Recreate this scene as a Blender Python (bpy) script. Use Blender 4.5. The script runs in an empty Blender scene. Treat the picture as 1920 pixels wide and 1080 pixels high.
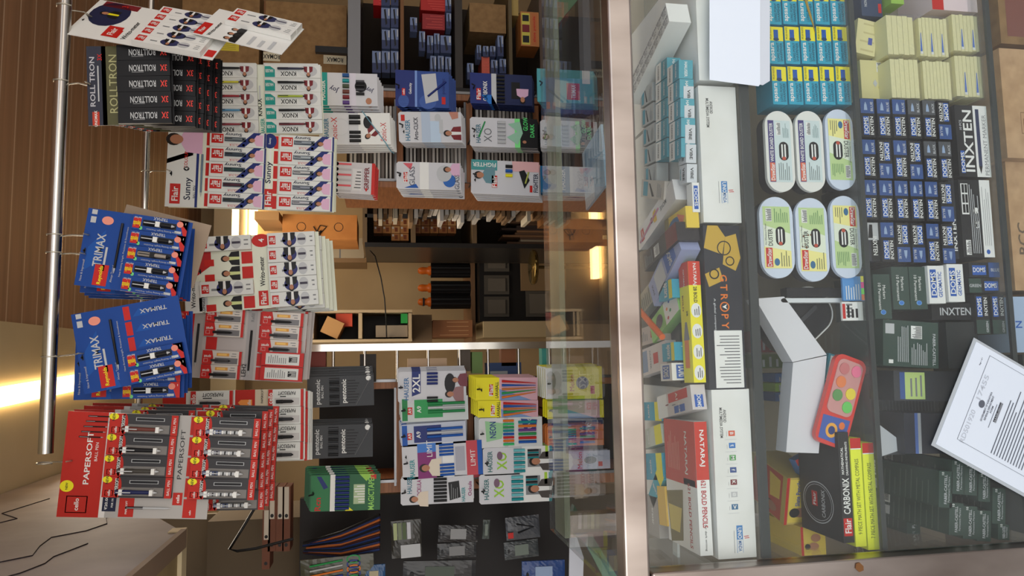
import bpy, math, random
from mathutils import Vector, Matrix
random.seed(7)
S = bpy.context.scene
COL = S.collection
# ---------------------------------------------------------------- camera
F = 1400.0
CAM = Vector((0, 0, 1.34))
PITCH, YAW = math.radians(10), math.radians(5.6)
Fw = Vector((math.sin(YAW)*math.cos(PITCH), math.cos(YAW)*math.cos(PITCH), -math.sin(PITCH)))
Rt = Vector((math.cos(YAW), -math.sin(YAW), 0))
Up = Rt.cross(Fw)
cd = bpy.data.cameras.new('camera'); co = bpy.data.objects.new('camera', cd); COL.objects.link(co)
cm = Matrix((-Up, Rt, -Fw)).transposed().to_4x4(); cm.translation = CAM
co.matrix_world = cm
cd.sensor_fit = 'HORIZONTAL'; cd.sensor_width = 36; cd.lens = 36*F/1920; cd.clip_start = 0.02
S.camera = co
# ---------------------------------------------------------------- world, lights, exposure
w = bpy.data.worlds.new('world'); S.world = w; w.use_nodes = True
nt = w.node_tree; nt.nodes.clear()
o = nt.nodes.new('ShaderNodeOutputWorld'); bg = nt.nodes.new('ShaderNodeBackground')
tc = nt.nodes.new('ShaderNodeTexCoord'); sp = nt.nodes.new('ShaderNodeSeparateXYZ'); cr = nt.nodes.new('ShaderNodeValToRGB')
nt.links.new(tc.outputs['Generated'], sp.inputs[0]); nt.links.new(sp.outputs['Z'], cr.inputs[0])
nt.links.new(cr.outputs[0], bg.inputs[0]); nt.links.new(bg.outputs[0], o.inputs[0])
e = cr.color_ramp.elements
e[0].position = 0.0; e[0].color = (0.42, 0.36, 0.31, 1)
e[1].position = 0.9; e[1].color = (0.80, 0.92, 1.15, 1)
a = e.new(0.3); a.color = (1.05, 1.08, 1.12, 1)
bg.inputs[1].default_value = 1.0
S.view_settings.view_transform = 'Standard'; S.view_settings.look = 'None'
S.view_settings.gamma = 1; S.view_settings.use_curve_mapping = False
S.view_settings.exposure = 0.24
def area(name, loc, target, sx, sy, power, col):
    l = bpy.data.lights.new(name, 'AREA'); l.shape = 'RECTANGLE'; l.size = sx; l.size_y = sy; l.energy = power; l.color = col
    ob = bpy.data.objects.new(name, l); COL.objects.link(ob); ob.location = loc
    ob.rotation_euler = (Vector(target)-Vector(loc)).to_track_quat('-Z', 'Y').to_euler(); return ob
area('daylight', (-0.2, -2.4, 1.2), (0.1, 1.2, .4), 3.4, 1.6, 34, (1.0, 0.98, 0.95))
sun = bpy.data.lights.new('sun', 'SUN'); sun.energy = 7.5; sun.angle = .01; sun.color = (1, .95, .88)
so = bpy.data.objects.new('sun', sun); COL.objects.link(so); so.rotation_euler = (math.radians(-36), math.radians(8), 0)
# ---------------------------------------------------------------- maths
def ray(x, y): return Fw - Up*((x-960)/F) + Rt*((540-y)/F)
def P(x, y, Y): d = ray(x, y); return CAM + d*((Y-CAM.y)/d.y)
def Pz(x, y, z): d = ray(x, y); return CAM + d*((z-CAM.z)/d.z)
def PX(x, y, X): d = ray(x, y); return CAM + d*((X-CAM.x)/d.x)
def kk(p): return (p-CAM).dot(Fw)/F
R = math.radians
class Fr:
    "a local frame: u right, v up, w towards the viewer; unit = one photograph pixel at that depth"
    def __init__(s, p, roll=0, yaw=0, pitch=0, flat=False):
        s.p = p; s.k = kk(p)
        if flat: m = Matrix.Rotation(R(yaw), 3, 'Z')
        else:
            m = Matrix(((1,0,0),(0,0,1),(0,-1,0))).transposed()
            m = Matrix.Rotation(R(yaw), 3, 'Z') @ m @ Matrix.Rotation(R(pitch), 3, 'X') @ Matrix.Rotation(R(roll), 3, 'Z')
        s.m = m.to_4x4(); s.m.translation = p
    def off(s, u, v, w, roll=0):
        f = Fr.__new__(Fr); f.k = s.k
        f.m = s.m @ Matrix.Translation((u*s.k, v*s.k, w*s.k)) @ Matrix.Rotation(R(roll), 4, 'Z'); f.p = f.m.translation.copy(); return f
# ---------------------------------------------------------------- materials
MC = {}
def lin(c): return tuple((v/255/12.92 if v <= 10 else ((v/255+.055)/1.055)**2.4) for v in c)
def M(c, rough=.45, metal=0, name=None, coat=0, emit=0):
    key = (tuple(c), rough, metal, coat, emit)
    if key in MC: return MC[key]
    m = bpy.data.materials.new(name or 'print_%d_%d_%d' % tuple(c)); m.use_nodes = True
    b = m.node_tree.nodes['Principled BSDF']; col = (*lin(c), 1)
    b.inputs['Base Color'].default_value = col; b.inputs['Roughness'].default_value = rough
    b.inputs['Metallic'].default_value = metal; b.inputs['Coat Weight'].default_value = coat; b.inputs['Coat Roughness'].default_value = .12; b.inputs['Specular IOR Level'].default_value = .3
    if emit: b.inputs['Emission Color'].default_value = col; b.inputs['Emission Strength'].default_value = emit
    MC[key] = m; return m
def noisy(name, c1, c2, scale=6, rough=.6, metal=0, stretch=(1,1,1), bump=0, detail=4, lo=.35, hi=.65):
    m = bpy.data.materials.new(name); m.use_nodes = True; n = m.node_tree.nodes; L = m.node_tree.links
    b = n['Principled BSDF']; t = n.new('ShaderNodeTexCoord'); mp = n.new('ShaderNodeMapping'); nz = n.new('ShaderNodeTexNoise'); r = n.new('ShaderNodeValToRGB')
    mp.inputs['Scale'].default_value = stretch; nz.inputs['Scale'].default_value = scale; nz.inputs['Detail'].default_value = detail
    L.new(t.outputs['Object'], mp.inputs[0]); L.new(mp.outputs[0], nz.inputs[0]); L.new(nz.outputs[0], r.inputs[0]); L.new(r.outputs[0], b.inputs['Base Color'])
    r.color_ramp.elements[0].color = (*lin(c1), 1); r.color_ramp.elements[1].color = (*lin(c2), 1)
    r.color_ramp.elements[0].position = lo; r.color_ramp.elements[1].position = hi
    b.inputs['Roughness'].default_value = rough; b.inputs['Metallic'].default_value = metal
    if bump:
        bp = n.new('ShaderNodeBump'); bp.inputs['Strength'].default_value = bump; bp.inputs['Distance'].default_value = .004
        L.new(nz.outputs[0], bp.inputs['Height']); L.new(bp.outputs[0], b.inputs['Normal'])
    return m
def glass(name, tint, refl_mult=1.0, dust=.02, rough=0.0):
    m = bpy.data.materials.new(name); m.use_nodes = True; n = m.node_tree.nodes; L = m.node_tree.links; n.clear()
    o = n.new('ShaderNodeOutputMaterial'); tr = n.new('ShaderNodeBsdfTransparent'); gl = n.new('ShaderNodeBsdfGlossy'); df = n.new('ShaderNodeBsdfDiffuse')
    fr = n.new('ShaderNodeLayerWeight'); fr.inputs[0].default_value = .5; pw = n.new('ShaderNodeMath'); pw.operation = 'POWER'; pw.inputs[1].default_value = 5; mu = n.new('ShaderNodeMath'); mu.operation = 'MULTIPLY_ADD'; mu.inputs[1].default_value = .9*refl_mult; mu.inputs[2].default_value = .022*refl_mult
    mx = n.new('ShaderNodeMixShader'); m2 = n.new('ShaderNodeMixShader'); nz = n.new('ShaderNodeTexNoise'); nz.inputs['Scale'].default_value = 9; nz.inputs['Detail'].default_value = 8
    mr = n.new('ShaderNodeMapRange'); mr.inputs[1].default_value = .3; mr.inputs[2].default_value = .8; mr.inputs[3].default_value = dust*.5; mr.inputs[4].default_value = dust*2
    tr.inputs[0].default_value = (*tint, 1); gl.inputs['Roughness'].default_value = rough; df.inputs[0].default_value = (.8, .8, .78, 1); 
    L.new(fr.outputs['Facing'], pw.inputs[0]); L.new(pw.outputs[0], mu.inputs[0]); L.new(mu.outputs[0], mx.inputs[0]); L.new(tr.outputs[0], mx.inputs[1]); L.new(gl.outputs[0], mx.inputs[2])
    L.new(nz.outputs[0], mr.inputs[0]); L.new(mr.outputs[0], m2.inputs[0]); L.new(mx.outputs[0], m2.inputs[1]); L.new(df.outputs[0], m2.inputs[2]); L.new(m2.outputs[0], o.inputs[0])
    return m
W_ = M((232,232,228)); K_ = M((22,22,25)); RD = M((196,34,28)); NV = M((28,44,112)); BL = M((18,84,170)); TL = M((20,140,145)); YE = M((238,226,30)); GN = M((40,150,80))
GY = M((128,130,132)); LG = M((190,192,194)); CREAM = M((236,226,170)); SKIN = M((178,122,92)); HAIR = M((28,20,16)); PINK = M((222,178,205)); MAR = M((120,30,38))
ORG = M((226,120,40)); TXT = M((70,70,78)); DG = M((44,62,58)); BRN = M((120,80,45))
CARD = noisy('carton_board', (132,100,62), (150,116,74), 40, .8)
CARDL = noisy('pale_carton_board', (178,142,104), (196,160,120), 40, .8)
STEEL = noisy('brushed_steel', (150,138,132), (206,196,190), 3, .3, 1, (2.5,1,1), .03)
CHROME = M((205,200,194), .18, 1, 'chrome'); DSTEEL = M((120,120,122), .3, 1, 'dull_steel')
WOOD = noisy('wood_strip', (128,78,44), (156,100,60), 14, .5, 0, (1,1,12))
DARK = M((30,26,26), .5, 0, 'dark_board'); PLY = noisy('old_ply', (150,130,92), (172,150,108), 5, .7)
PLASTIC = glass('clear_wrap', (.95,.96,.97), 1.6, .05, .12)
BLIS = glass('clear_blister', (.95,.96,.97), 1.3, .01, .05)
# ---------------------------------------------------------------- mesh builder
TCACHE = {}
def tmesh(s, bold):
    k = (s, bold)
    if k not in TCACHE:
        c = bpy.data.curves.new('t', 'FONT'); c.body = s; c.resolution_u = 2; c.offset = .016 if bold else 0
        ob = bpy.data.objects.new('t', c); me = bpy.data.meshes.new_from_object(ob)
        vs = [(v.co.x, v.co.y) for v in me.vertices]; fs = [tuple(p.vertices) for p in me.polygons]
        x0 = min(v[0] for v in vs); x1 = max(v[0] for v in vs); y0 = min(v[1] for v in vs); y1 = max(v[1] for v in vs)
        vs = [((x-x0)/(x1-x0), (y-y0)/(y1-y0)) for x, y in vs]
        TCACHE[k] = (vs, fs, (x1-x0)/(y1-y0)); bpy.data.objects.remove(ob); bpy.data.curves.remove(c); bpy.data.meshes.remove(me)
    return TCACHE[k]
class B:
    def __init__(s): s.v = []; s.f = []; s.m = []; s.mats = []; s.sm = []
    def mi(s, mat):
        if mat not in s.mats: s.mats.append(mat)
        return s.mats.index(mat)
    def add(s, vs, fs, mat, smooth=False):
        n = len(s.v); s.v += [tuple(v) for v in vs]; i = s.mi(mat)
        for f in fs: s.f.append(tuple(n+q for q in f)); s.m.append(i); s.sm.append(smooth)
    def box(s, u0, v0, u1, v1, w0, w1, mat):
        vs = [(u0,v0,w0),(u1,v0,w0),(u1,v1,w0),(u0,v1,w0),(u0,v0,w1),(u1,v0,w1),(u1,v1,w1),(u0,v1,w1)]
        s.add(vs, [(3,2,1,0),(4,5,6,7),(0,1,5,4),(1,2,6,5),(2,3,7,6),(3,0,4,7)], mat)
    def rect(s, u0, v0, u1, v1, w, mat): s.add([(u0,v0,w),(u1,v0,w),(u1,v1,w),(u0,v1,w)], [(0,1,2,3)], mat)
    def poly(s, pts, w, mat): s.add([(a,b,w) for a,b in pts], [tuple(range(len(pts)))], mat)
    def prism(s, pts, w0, w1, mat, smooth=False):
        n = len(pts); s.add([(a,b,w0) for a,b in pts]+[(a,b,w1) for a,b in pts], [tuple(range(n-1,-1,-1)), tuple(range(n,2*n))], mat)
        s.add([(a,b,w0) for a,b in pts]+[(a,b,w1) for a,b in pts], [(i,(i+1)%n,n+(i+1)%n,n+i) for i in range(n)], mat, smooth)
    def ell(s, u, v, ru, rv, w, mat, n=18, a0=0, a1=360):
        pts = [(u+ru*math.cos(R(a0+(a1-a0)*i/n)), v+rv*math.sin(R(a0+(a1-a0)*i/n))) for i in range(n if a1-a0 == 360 else n+1)]; s.poly(pts, w, mat)
    def ring(s, u, v, r, t, w, mat, n=20, ry=None):
        ry = ry or r; vs = []
        for i in range(n):
            c, d = math.cos(2*math.pi*i/n), math.sin(2*math.pi*i/n); vs += [(u+r*c, v+ry*d, w), (u+(r-t)*c, v+(ry-t)*d, w)]
        s.add(vs, [(2*i, (2*i+2) % (2*n), (2*i+3) % (2*n), 2*i+1) for i in range(n)], mat)
    def txt(s, t, u, v, h, w, mat, rot=0, wd=None, bold=True, al='C'):
        vs, fs, asp = tmesh(t, bold); wd = wd or h*asp; ox = {'C': .5, 'L': 0, 'R': 1}[al]; c, d = math.cos(R(rot)), math.sin(R(rot)); out = []
        for x, y in vs:
            a = (x-ox)*wd; b = (y-.5)*h; out.append((u+a*c-b*d, v+a*d+b*c, w))
        s.add(out, fs, mat)
    def bars(s, u0, v0, u1, v1, w, mat, n, vert=False, fill=.35, al=None):
        for i in range(n):
            q = random.uniform(.55, 1)
            if vert:
                c = u0+(u1-u0)*(i+.5)/n; h = (u1-u0)/n*fill/2; s.rect(c-h, v0, c+h, v0+(v1-v0)*q, w, mat)
            else:
                c = v1-(v1-v0)*(i+.5)/n; h = (v1-v0)/n*fill/2
                m = (u1-u0)*(1-q)/2 if al == 'C' else 0; s.rect(u0+m, c-h, u0+(u1-u0)*q+m, c+h, w, mat)
    def tube(s, pts, r, mat, n=8, cap=True):
        pts = [Vector(p) for p in pts]; rings = []; rr = r if isinstance(r, (list, tuple)) else [r]*len(pts)
        for i, p in enumerate(pts):
            t = (pts[min(i+1, len(pts)-1)]-pts[max(i-1, 0)]).normalized(); a = Vector((0,0,1)) if abs(t.z) < .9 else Vector((1,0,0))
            x = t.cross(a).normalized(); y = t.cross(x); rings.append([p+(x*math.cos(2*math.pi*j/n)+y*math.sin(2*math.pi*j/n))*rr[i] for j in range(n)])
        vs = [v for q in rings for v in q]
        fs = [(i*n+j, i*n+(j+1)%n, (i+1)*n+(j+1)%n, (i+1)*n+j) for i in range(len(pts)-1) for j in range(n)]
        s.add(vs, fs, mat, True)
        if cap: s.add(rings[0]+rings[-1], [tuple(range(n-1,-1,-1)), tuple(range(n,2*n))], mat)
    def mesh(s, name, k=1.0):
        me = bpy.data.meshes.new(name); me.from_pydata([(a*k,b*k,c*k) for a,b,c in s.v], [], s.f)
        for m in s.mats: me.materials.append(m)
        me.polygons.foreach_set('material_index', s.m); me.polygons.foreach_set('use_smooth', s.sm); me.update(); return me
def tag(o, label=None, cat=None, group=None, kind=None):
    if label: o['label'] = label
    if cat: o['category'] = cat
    if group: o['group'] = group
    if kind: o['kind'] = kind
    return o
def put(name, mesh, m=None, parent=None):
    ob = bpy.data.objects.new(name, mesh); COL.objects.link(ob)
    if parent: ob.parent = parent
    if m is not None: ob.matrix_local = m
    return ob
def thing(name, label, cat, fr, group=None):
    ob = bpy.data.objects.new(name, None); COL.objects.link(ob); ob.empty_display_size = .02
    ob.matrix_world = fr.m if isinstance(fr, Fr) else fr; return tag(ob, label, cat, group)
def wbuild(b, name, label=None, cat=None, group=None, kind=None, parent=None):
    "mesh given in world metres; origin moved to its base centre"
    xs = [v[0] for v in b.v]; ys = [v[1] for v in b.v]; zs = [v[2] for v in b.v]
    c = Vector(((min(xs)+max(xs))/2, (min(ys)+max(ys))/2, min(zs))) if not parent else Vector((0,0,0))
    b.v = [tuple(Vector(v)-c) for v in b.v]
    ob = put(name, b.mesh(name), None, parent); ob.location = c if not parent else (-parent.matrix_world.translation)
    return tag(ob, label, cat, group, kind)
def wbox(b, x0, x1, y0, y1, z0, z1, mat): b.box(x0, y0, x1, y1, z0, z1, mat)
class D:
    "drawing on a face W x H centred on the frame, fractions from the left and the top"
    def __init__(s, b, W, H, w0=0, cu=0, cv=0): s.b = b; s.W = W; s.H = H; s.w0 = w0; s.cu = cu; s.cv = cv
    def q(s, a, t): return (s.cu+(a-.5)*s.W, s.cv+(.5-t)*s.H)
    def z(s, lv): return s.w0+.28*lv
    def r(s, a0, t0, a1, t1, mat, lv=1): x0, y1 = s.q(a0, t0); x1, y0 = s.q(a1, t1); s.b.rect(x0, y0, x1, y1, s.z(lv), mat)
    def p(s, pts, mat, lv=1): s.b.poly([s.q(a, t) for a, t in pts][::-1], s.z(lv), mat)
    def e(s, a, t, ra, rt, mat, lv=1): x, y = s.q(a, t); s.b.ell(x, y, ra*s.W, rt*s.H, s.z(lv), mat)
    def t(s, tx, a, t, h, mat, rot=0, lv=2, wd=None, bold=True, al='C'): x, y = s.q(a, t); s.b.txt(tx, x, y, h, s.z(lv), mat, rot, wd, bold, al)
    def l(s, a0, t0, a1, t1, mat, n, lv=2, vert=False, fill=.35, al=None): x0, y1 = s.q(a0, t0); x1, y0 = s.q(a1, t1); s.b.bars(x0, y0, x1, y1, s.z(lv), mat, n, vert, fill, al)
    def man(s, a, t, h, shirt, lv=2, rot=0, inner=None):
        x, y = s.q(a, t); b = s.b; c, d = math.cos(R(rot)), math.sin(R(rot))
        g = lambda pts: [(x+(p*c-q*d)*h, y+(p*d+q*c)*h) for p, q in pts]
        el = lambda u, v, ru, rv: g([(u+ru*math.cos(i*.449), v+rv*math.sin(i*.449)) for i in range(14)])
        b.poly(g([(-.42,-.5),(.42,-.5),(.38,-.05),(.14,.1),(-.14,.1),(-.38,-.05)]), s.z(lv), shirt)
        if inner: b.poly(g([(-.08,-.5),(.08,-.5),(.1,.1),(-.1,.1)]), s.z(lv+.4), inner)
        b.poly(el(0,.32,.19,.22), s.z(lv+.8), HAIR); b.poly(el(0,.24,.145,.19), s.z(lv+1.2), SKIN)
    def hole(s, a, t, r=2.2): x, y = s.q(a, t); s.b.ell(x, y, r*1.9, r*.55, s.z(3), K_, 10); s.b.ell(x, y+r*.5, r*.7, r*.7, s.z(3), K_, 10)
def place(x0, y0, x1, y1, Y, roll=0, yaw=0, pitch=0):
    "frame + size of a face seen between photo x0..x1 (top..bottom) and y0..y1 (right..left)"
    return Fr(P((x0+x1)/2, (y0+y1)/2, Y), roll, yaw, pitch), (y1-y0), (x1-x0)
# ================================================================ the setting
def plane(name, pts, mat, label=None):
    b = B(); b.add(pts, [tuple(range(len(pts)))], mat); ob = put(name, b.mesh(name)); ob['kind'] = 'structure'; return ob
def slab(name, x0, x1, y0, y1, z0, z1, mat): b = B(); wbox(b, x0, x1, y0, y1, z0, z1, mat); return wbuild(b, name, kind='structure')
CZ = 2.44
m = bpy.data.materials.new('brown_planks'); m.use_nodes = True; n = m.node_tree.nodes; L = m.node_tree.links; bs = n['Principled BSDF']
t = n.new('ShaderNodeTexCoord'); s_ = n.new('ShaderNodeSeparateXYZ'); q = n.new('ShaderNodeMath'); q.operation = 'MULTIPLY'; q.inputs[1].default_value = 10
fr_ = n.new('ShaderNodeMath'); fr_.operation = 'FRACT'; r_ = n.new('ShaderNodeValToRGB'); nz = n.new('ShaderNodeTexNoise'); mp = n.new('ShaderNodeMapping'); mix = n.new('ShaderNodeMixRGB'); mix.blend_type = 'MULTIPLY'; mix.inputs[0].default_value = .6
mp.inputs['Scale'].default_value = (.4, 12, 1); nz.inputs['Scale'].default_value = 3
L.new(t.outputs['Object'], s_.inputs[0]); L.new(s_.outputs['Y'], q.inputs[0]); L.new(q.outputs[0], fr_.inputs[0]); L.new(fr_.outputs[0], r_.inputs[0])
L.new(t.outputs['Object'], mp.inputs[0]); L.new(mp.outputs[0], nz.inputs[0]); L.new(r_.outputs[0], mix.inputs[1]); L.new(nz.outputs[0], mix.inputs[2]); L.new(mix.outputs[0], bs.inputs['Base Color'])
r_.color_ramp.interpolation = 'CONSTANT'; r_.color_ramp.elements[0].color = (*lin((236,206,178)), 1); r_.color_ramp.elements[1].color = (*lin((190,146,114)), 1); r_.color_ramp.elements[1].position = .07
bs.inputs['Roughness'].default_value = .45
PLANKS = m
CONC = noisy('street_concrete', (158,150,140), (182,174,164), 3, .9)
WALLM = noisy('tan_wall', (156,134,102), (170,148,114), 2, .8); CRM = noisy('cream_board', (206,190,152), (220,204,168), 2, .7)
XB = Pz(0, 603, CZ).x
slab('floor', -2.2, 2.6, 1.45, 4.9, -.02, 0, noisy('shop_floor', (110,100,90), (130,118,105), 3, .6))
slab('ground', -8, 8, -8, 1.45, -.05, -.005, CONC)
slab('ceiling', XB, 2.6, .2, 4.9, CZ, CZ+.03, PLANKS)  # front end past the walls: unseen overhang added to shade rods and rack
slab('ceiling', -2.2, XB, .2, 4.9, CZ-.015, CZ+.03, CRM)  # same added overhang at the front of the cream half
slab('wall_back', -2.2, 2.6, 4.85, 4.95, 0, CZ, WALLM)
slab('wall_right', 2.5, 2.6, .8, 4.9, 0, CZ, WALLM)
slab('wall_left', -2.2, -2.1, .8, 4.9, 0, CZ, WALLM)
# LED batten in the cream ceiling
b = B(); p0 = Pz(-30, 750, CZ-.02); p1 = Pz(146, 716, CZ-.02); p2 = Pz(200, 706, CZ-.02)
dv = (p2-p0).normalized(); nn = Vector((-dv.y, dv.x, 0))*.02
def bar3(b, a, c, hw, z0, z1, mat): 
    n_ = Vector((-(c-a).normalized().y, (c-a).normalized().x, 0))*hw
    b.add([(*(a-n_).xy, z0), (*(c-n_).xy, z0), (*(c+n_).xy, z0), (*(a+n_).xy, z0), (*(a-n_).xy, z1), (*(c-n_).xy, z1), (*(c+n_).xy, z1), (*(a+n_).xy, z1)], [(3,2,1,0),(4,5,6,7),(0,1,5,4),(1,2,6,5),(2,3,7,6),(3,0,4,7)], mat)
bar3(b, p0, p2, .028, CZ-.03, CZ-.012, M((255,214,150), .4, 0, 'led_diffuser', 0, 7.0))
wbuild(b, 'strip_light', 'glowing warm LED strip running across the cream ceiling, beside the blue pen cards', 'light')
b = B(); g = P(474, 415, 4.78); wbox(b, g.x-.35, g.x+.16, 4.76, 4.84, g.z-.02, g.z+.02, M((255,214,150), .4, 0, 'led_diffuser', 0, 7.0))
wbuild(b, 'strip_light', 'short glowing LED strip on the back wall below the ceiling, over the gap', 'light')
l = area('ceiling_glow', (-.2, 3.0, 2.36), (-.2, 3.0, 0), 1.8, .5, 26, (1, .88, .72))
l = area('back_glow', (g.x, 4.5, 2.2), (g.x, 4.5, 0), .6, .2, 5, (1, .78, .5))
# beam along the back of the ceiling
slab('trim_1', -2.2, 2.5, 4.55, 4.84, 2.16, 2.3, CRM)
# bulkhead on the left
AX = -.36
GREY = noisy('cracked_grey_board', (128,118,120), (148,138,140), 5, .7, detail=8, bump=.3)
b = B(); z0 = 1.34+.43
b.prism([(.7,z0),(1.78,z0),(2.95,CZ-.02),(.7,CZ-.02)], 0, .02, GREY)
cr_ = M((52,44,48), .9)
for pts in ([(1.15,2.30),(1.22,2.25),(1.27,2.17),(1.33,2.16),(1.36,2.175),(1.42,2.18),(1.46,2.13),(1.5,2.10)], [(1.5,2.1),(1.53,2.06),(1.58,2.04),(1.62,2.0),(1.7,2.02),(1.78,2.03),(1.83,1.98),(1.9,1.96),(1.97,1.985),(2.05,1.99)], [(1.35,1.95),(1.40,1.955),(1.45,1.99),(1.49,1.965),(1.55,1.95),(1.6,1.955),(1.7,1.93)], [(1.9,2.25),(2.02,2.2),(2.1,2.27),(2.3,2.24)]):
    for (a0, c0), (a1, c1) in zip(pts, pts[1:]): b.prism([(a0,c0-.0004),(a1,c1-.0006),(a1,c1+.0006),(a0,c0+.0004)], -.002, .0, cr_)
b.v = [(AX-w_, y_, z_) for y_, z_, w_ in b.v]
wbuild(b, 'trim_2', kind='structure')
b = B(); wbox(b, -1.4, AX-.03, .7, 1.76, z0+.001, z0+.012, PLY); wbuild(b, 'trim_3', kind='structure')
b = B(); wbox(b, -1.4, AX+.003, 1.76, 1.80, z0-.008, z0+.022, CRM); wbox(b, AX-.035, AX+.004, .7, 1.78, z0-.012, z0+.0, M((140,118,100), .7)); wbuild(b, 'trim_4', kind='structure')
slab('wall_partition', -1.5, -.5, 2.72, 2.74, 0, 2.3, noisy('drab_partition', (104,92,76), (120,108,90), 2, .8))
# ================================================================ the counter
YF = 1.0; ZT = 1.022
XL = P(1560, 1037, YF).x; XR = 1.15
cgl = glass('counter_glass', (.975,.99,.985), 1.0, .02); egl = M((60,110,85), .15, 0, 'glass_edge')
ctr = thing('glass_display_counter', 'glass display counter with a brushed steel frame, full of stationery boxes', 'counter', Matrix.Translation((.3, 1.2, 0)))
def cpart(name, boxes, mat, label=None):
    b = B()
    for bx in boxes: wbox(b, *bx, mat)
    ob = wbuild(b, name, parent=ctr)
    if label: ob['label'] = label
    return ob
rail = cpart('top_rail', [(XL-.045, XR, YF-.022, YF+.012, ZT-.036, ZT)], STEEL)
bv = rail.modifiers.new('b', 'BEVEL'); bv.width = .004; bv.segments = 3
rail = cpart('corner_post', [(XL-.05, XL-.004, YF-.024, YF+.012, 0, ZT-.037)], STEEL)
bv = rail.modifiers.new('b', 'BEVEL'); bv.width = .004; bv.segments = 3
cpart('corner_post', [(XL-.05, XL-.01, 1.39, 1.43, 0, ZT-.02)], STEEL)
cpart('top_glass', [(XL-.04, XR, YF+.013, 1.425, ZT-.008, ZT)], cgl)
cpart('back_rail', [(XL-.04, XR, 1.345, 1.42, ZT-.02, ZT-.0095)], M((136,142,118), .4))
cpart('front_glass', [(XL-.003, XR, YF+.0, YF+.004, .02, ZT-.037)], cgl)
cpart('side_glass', [(XL-.03, XL-.026, YF+.02, 1.38, .02, ZT-.02)], cgl)
SH = [P(1390,290,1.011).z, P(1604,280,1.011).z, P(1867,333,1.011).z]
SG = glass('shelf_glass', (.95,.97,.96), 1.0, .04); EDG = M((62,66,66), .4, .2, 'shelf_channel')
for z in SH:
    cpart('shelf', [(XL-.01, XR, 1.012, 1.39, z-.006, z)], SG)
    cpart('shelf_channel', [(XL-.003, XR, 1.006, 1.011, z-(.014 if z == SH[0] else .0085), z-.0005)], EDG)
cpart('bottom_panel', [(XL-.02, XR, 1.01, 1.40, .02, .05)], M((120,108,92), .7)); cpart('back_panel', [(XL-.02, XR, 1.393, 1.40, .055, .9)], M((156,144,124), .7))
# steel dent
b = B(); p = P(1610, 1053, YF-.024); b.prism([(p.x-.006+random.uniform(-.002,.002)+.006*math.cos(i), p.z+.008*math.sin(i)*random.uniform(.7,1.2)) for i in range(6)], 0, .0015, BRN)
b.v = [(x, YF-.0245-z, y) for x, y, z in b.v]; wbuild(b, 'tape_scrap', 'torn brown tape scrap stuck on the steel corner post', 'tape')
# ================================================================ rods
rodm = CHROME
def rod(x0, y0, x1, y1, Y, r, label):
    p = P(x0, y0, Y); q = P(x1, y1, Y); zz = (p.z+q.z)/2
    b = B(); b.tube([(p.x, Y, zz), (q.x, Y, zz)], r, rodm, 16); wbuild(b, 'hanging_rod', label, 'rod'); return zz
YR1, YR2 = 1.50, 1.86
ZR1 = rod(122, -60, 88, 850, YR1, .0125, 'thick chrome rod nearest the viewer, carrying the blue and the red pen cards')
ZR2 = rod(283, -60, 262, 775, YR2, .008, 'thinner chrome rod farther back, with the white pen cards')
# ================================================================ hooks and hanging pen cards
def hook(fr, v, zr, Yr, rr, label, u=0):
    "wire hook looped over a rod, its tip through the card at (u, v) of frame fr"
    p = fr.m @ Vector((u*fr.k, v*fr.k, 0)); q = Vector((p.x+random.uniform(-.006,.006), Yr, zr)); b = B(); h = rr+.002
    loop = [(q.x, Yr+h*math.sin(a), zr+h*math.cos(a)) for a in [R(x) for x in (200, 260, 310, 360, 410, 460)]]
    b.tube(loop+[(q.x, Yr-.0, zr-rr-.002)][:0]+[(q.x*.6+p.x*.4, (Yr+p.y)/2, zr-rr*2-.004), (p.x, p.y+.004, p.z+.004), (p.x, p.y-.004, p.z-.002), (p.x, p.y-.016, p.z+.003)], .0015, M((205,200,185), .25, .7), 6)
    return wbuild(b, 'wire_hook', label, 'hook', 'wire hooks on the rods')
def pen(b, u, v, L, r, body, clip=K_, vert=True, grip=None, w=0):
    "a pen lying on a face, its tip down"
    f = (lambda a, c: (u, v+a, w+c)) if vert else (lambda a, c: (u+a, v, w+c))
    b.tube([f(L*.5, r), f(L*.12, r)], [r*.95, r], body, 8); b.tube([f(L*.12, r), f(-L*.4, r)], [r*.9, r*.8], grip or body, 8); b.tube([f(-L*.4, r), f(-L*.5, r)], [r*.7, r*.15], clip, 8)
    if vert: b.box(u-r*.2, v+L*.12, u+r*.2, v+L*.47, w+2*r, w+2.3*r, clip)
def box_shell(Wd, H, T, mat): b = B(); b.box(-Wd/2, -H/2, Wd/2, H/2, 0, T, mat); return b, D(b, Wd, H, T)
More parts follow.
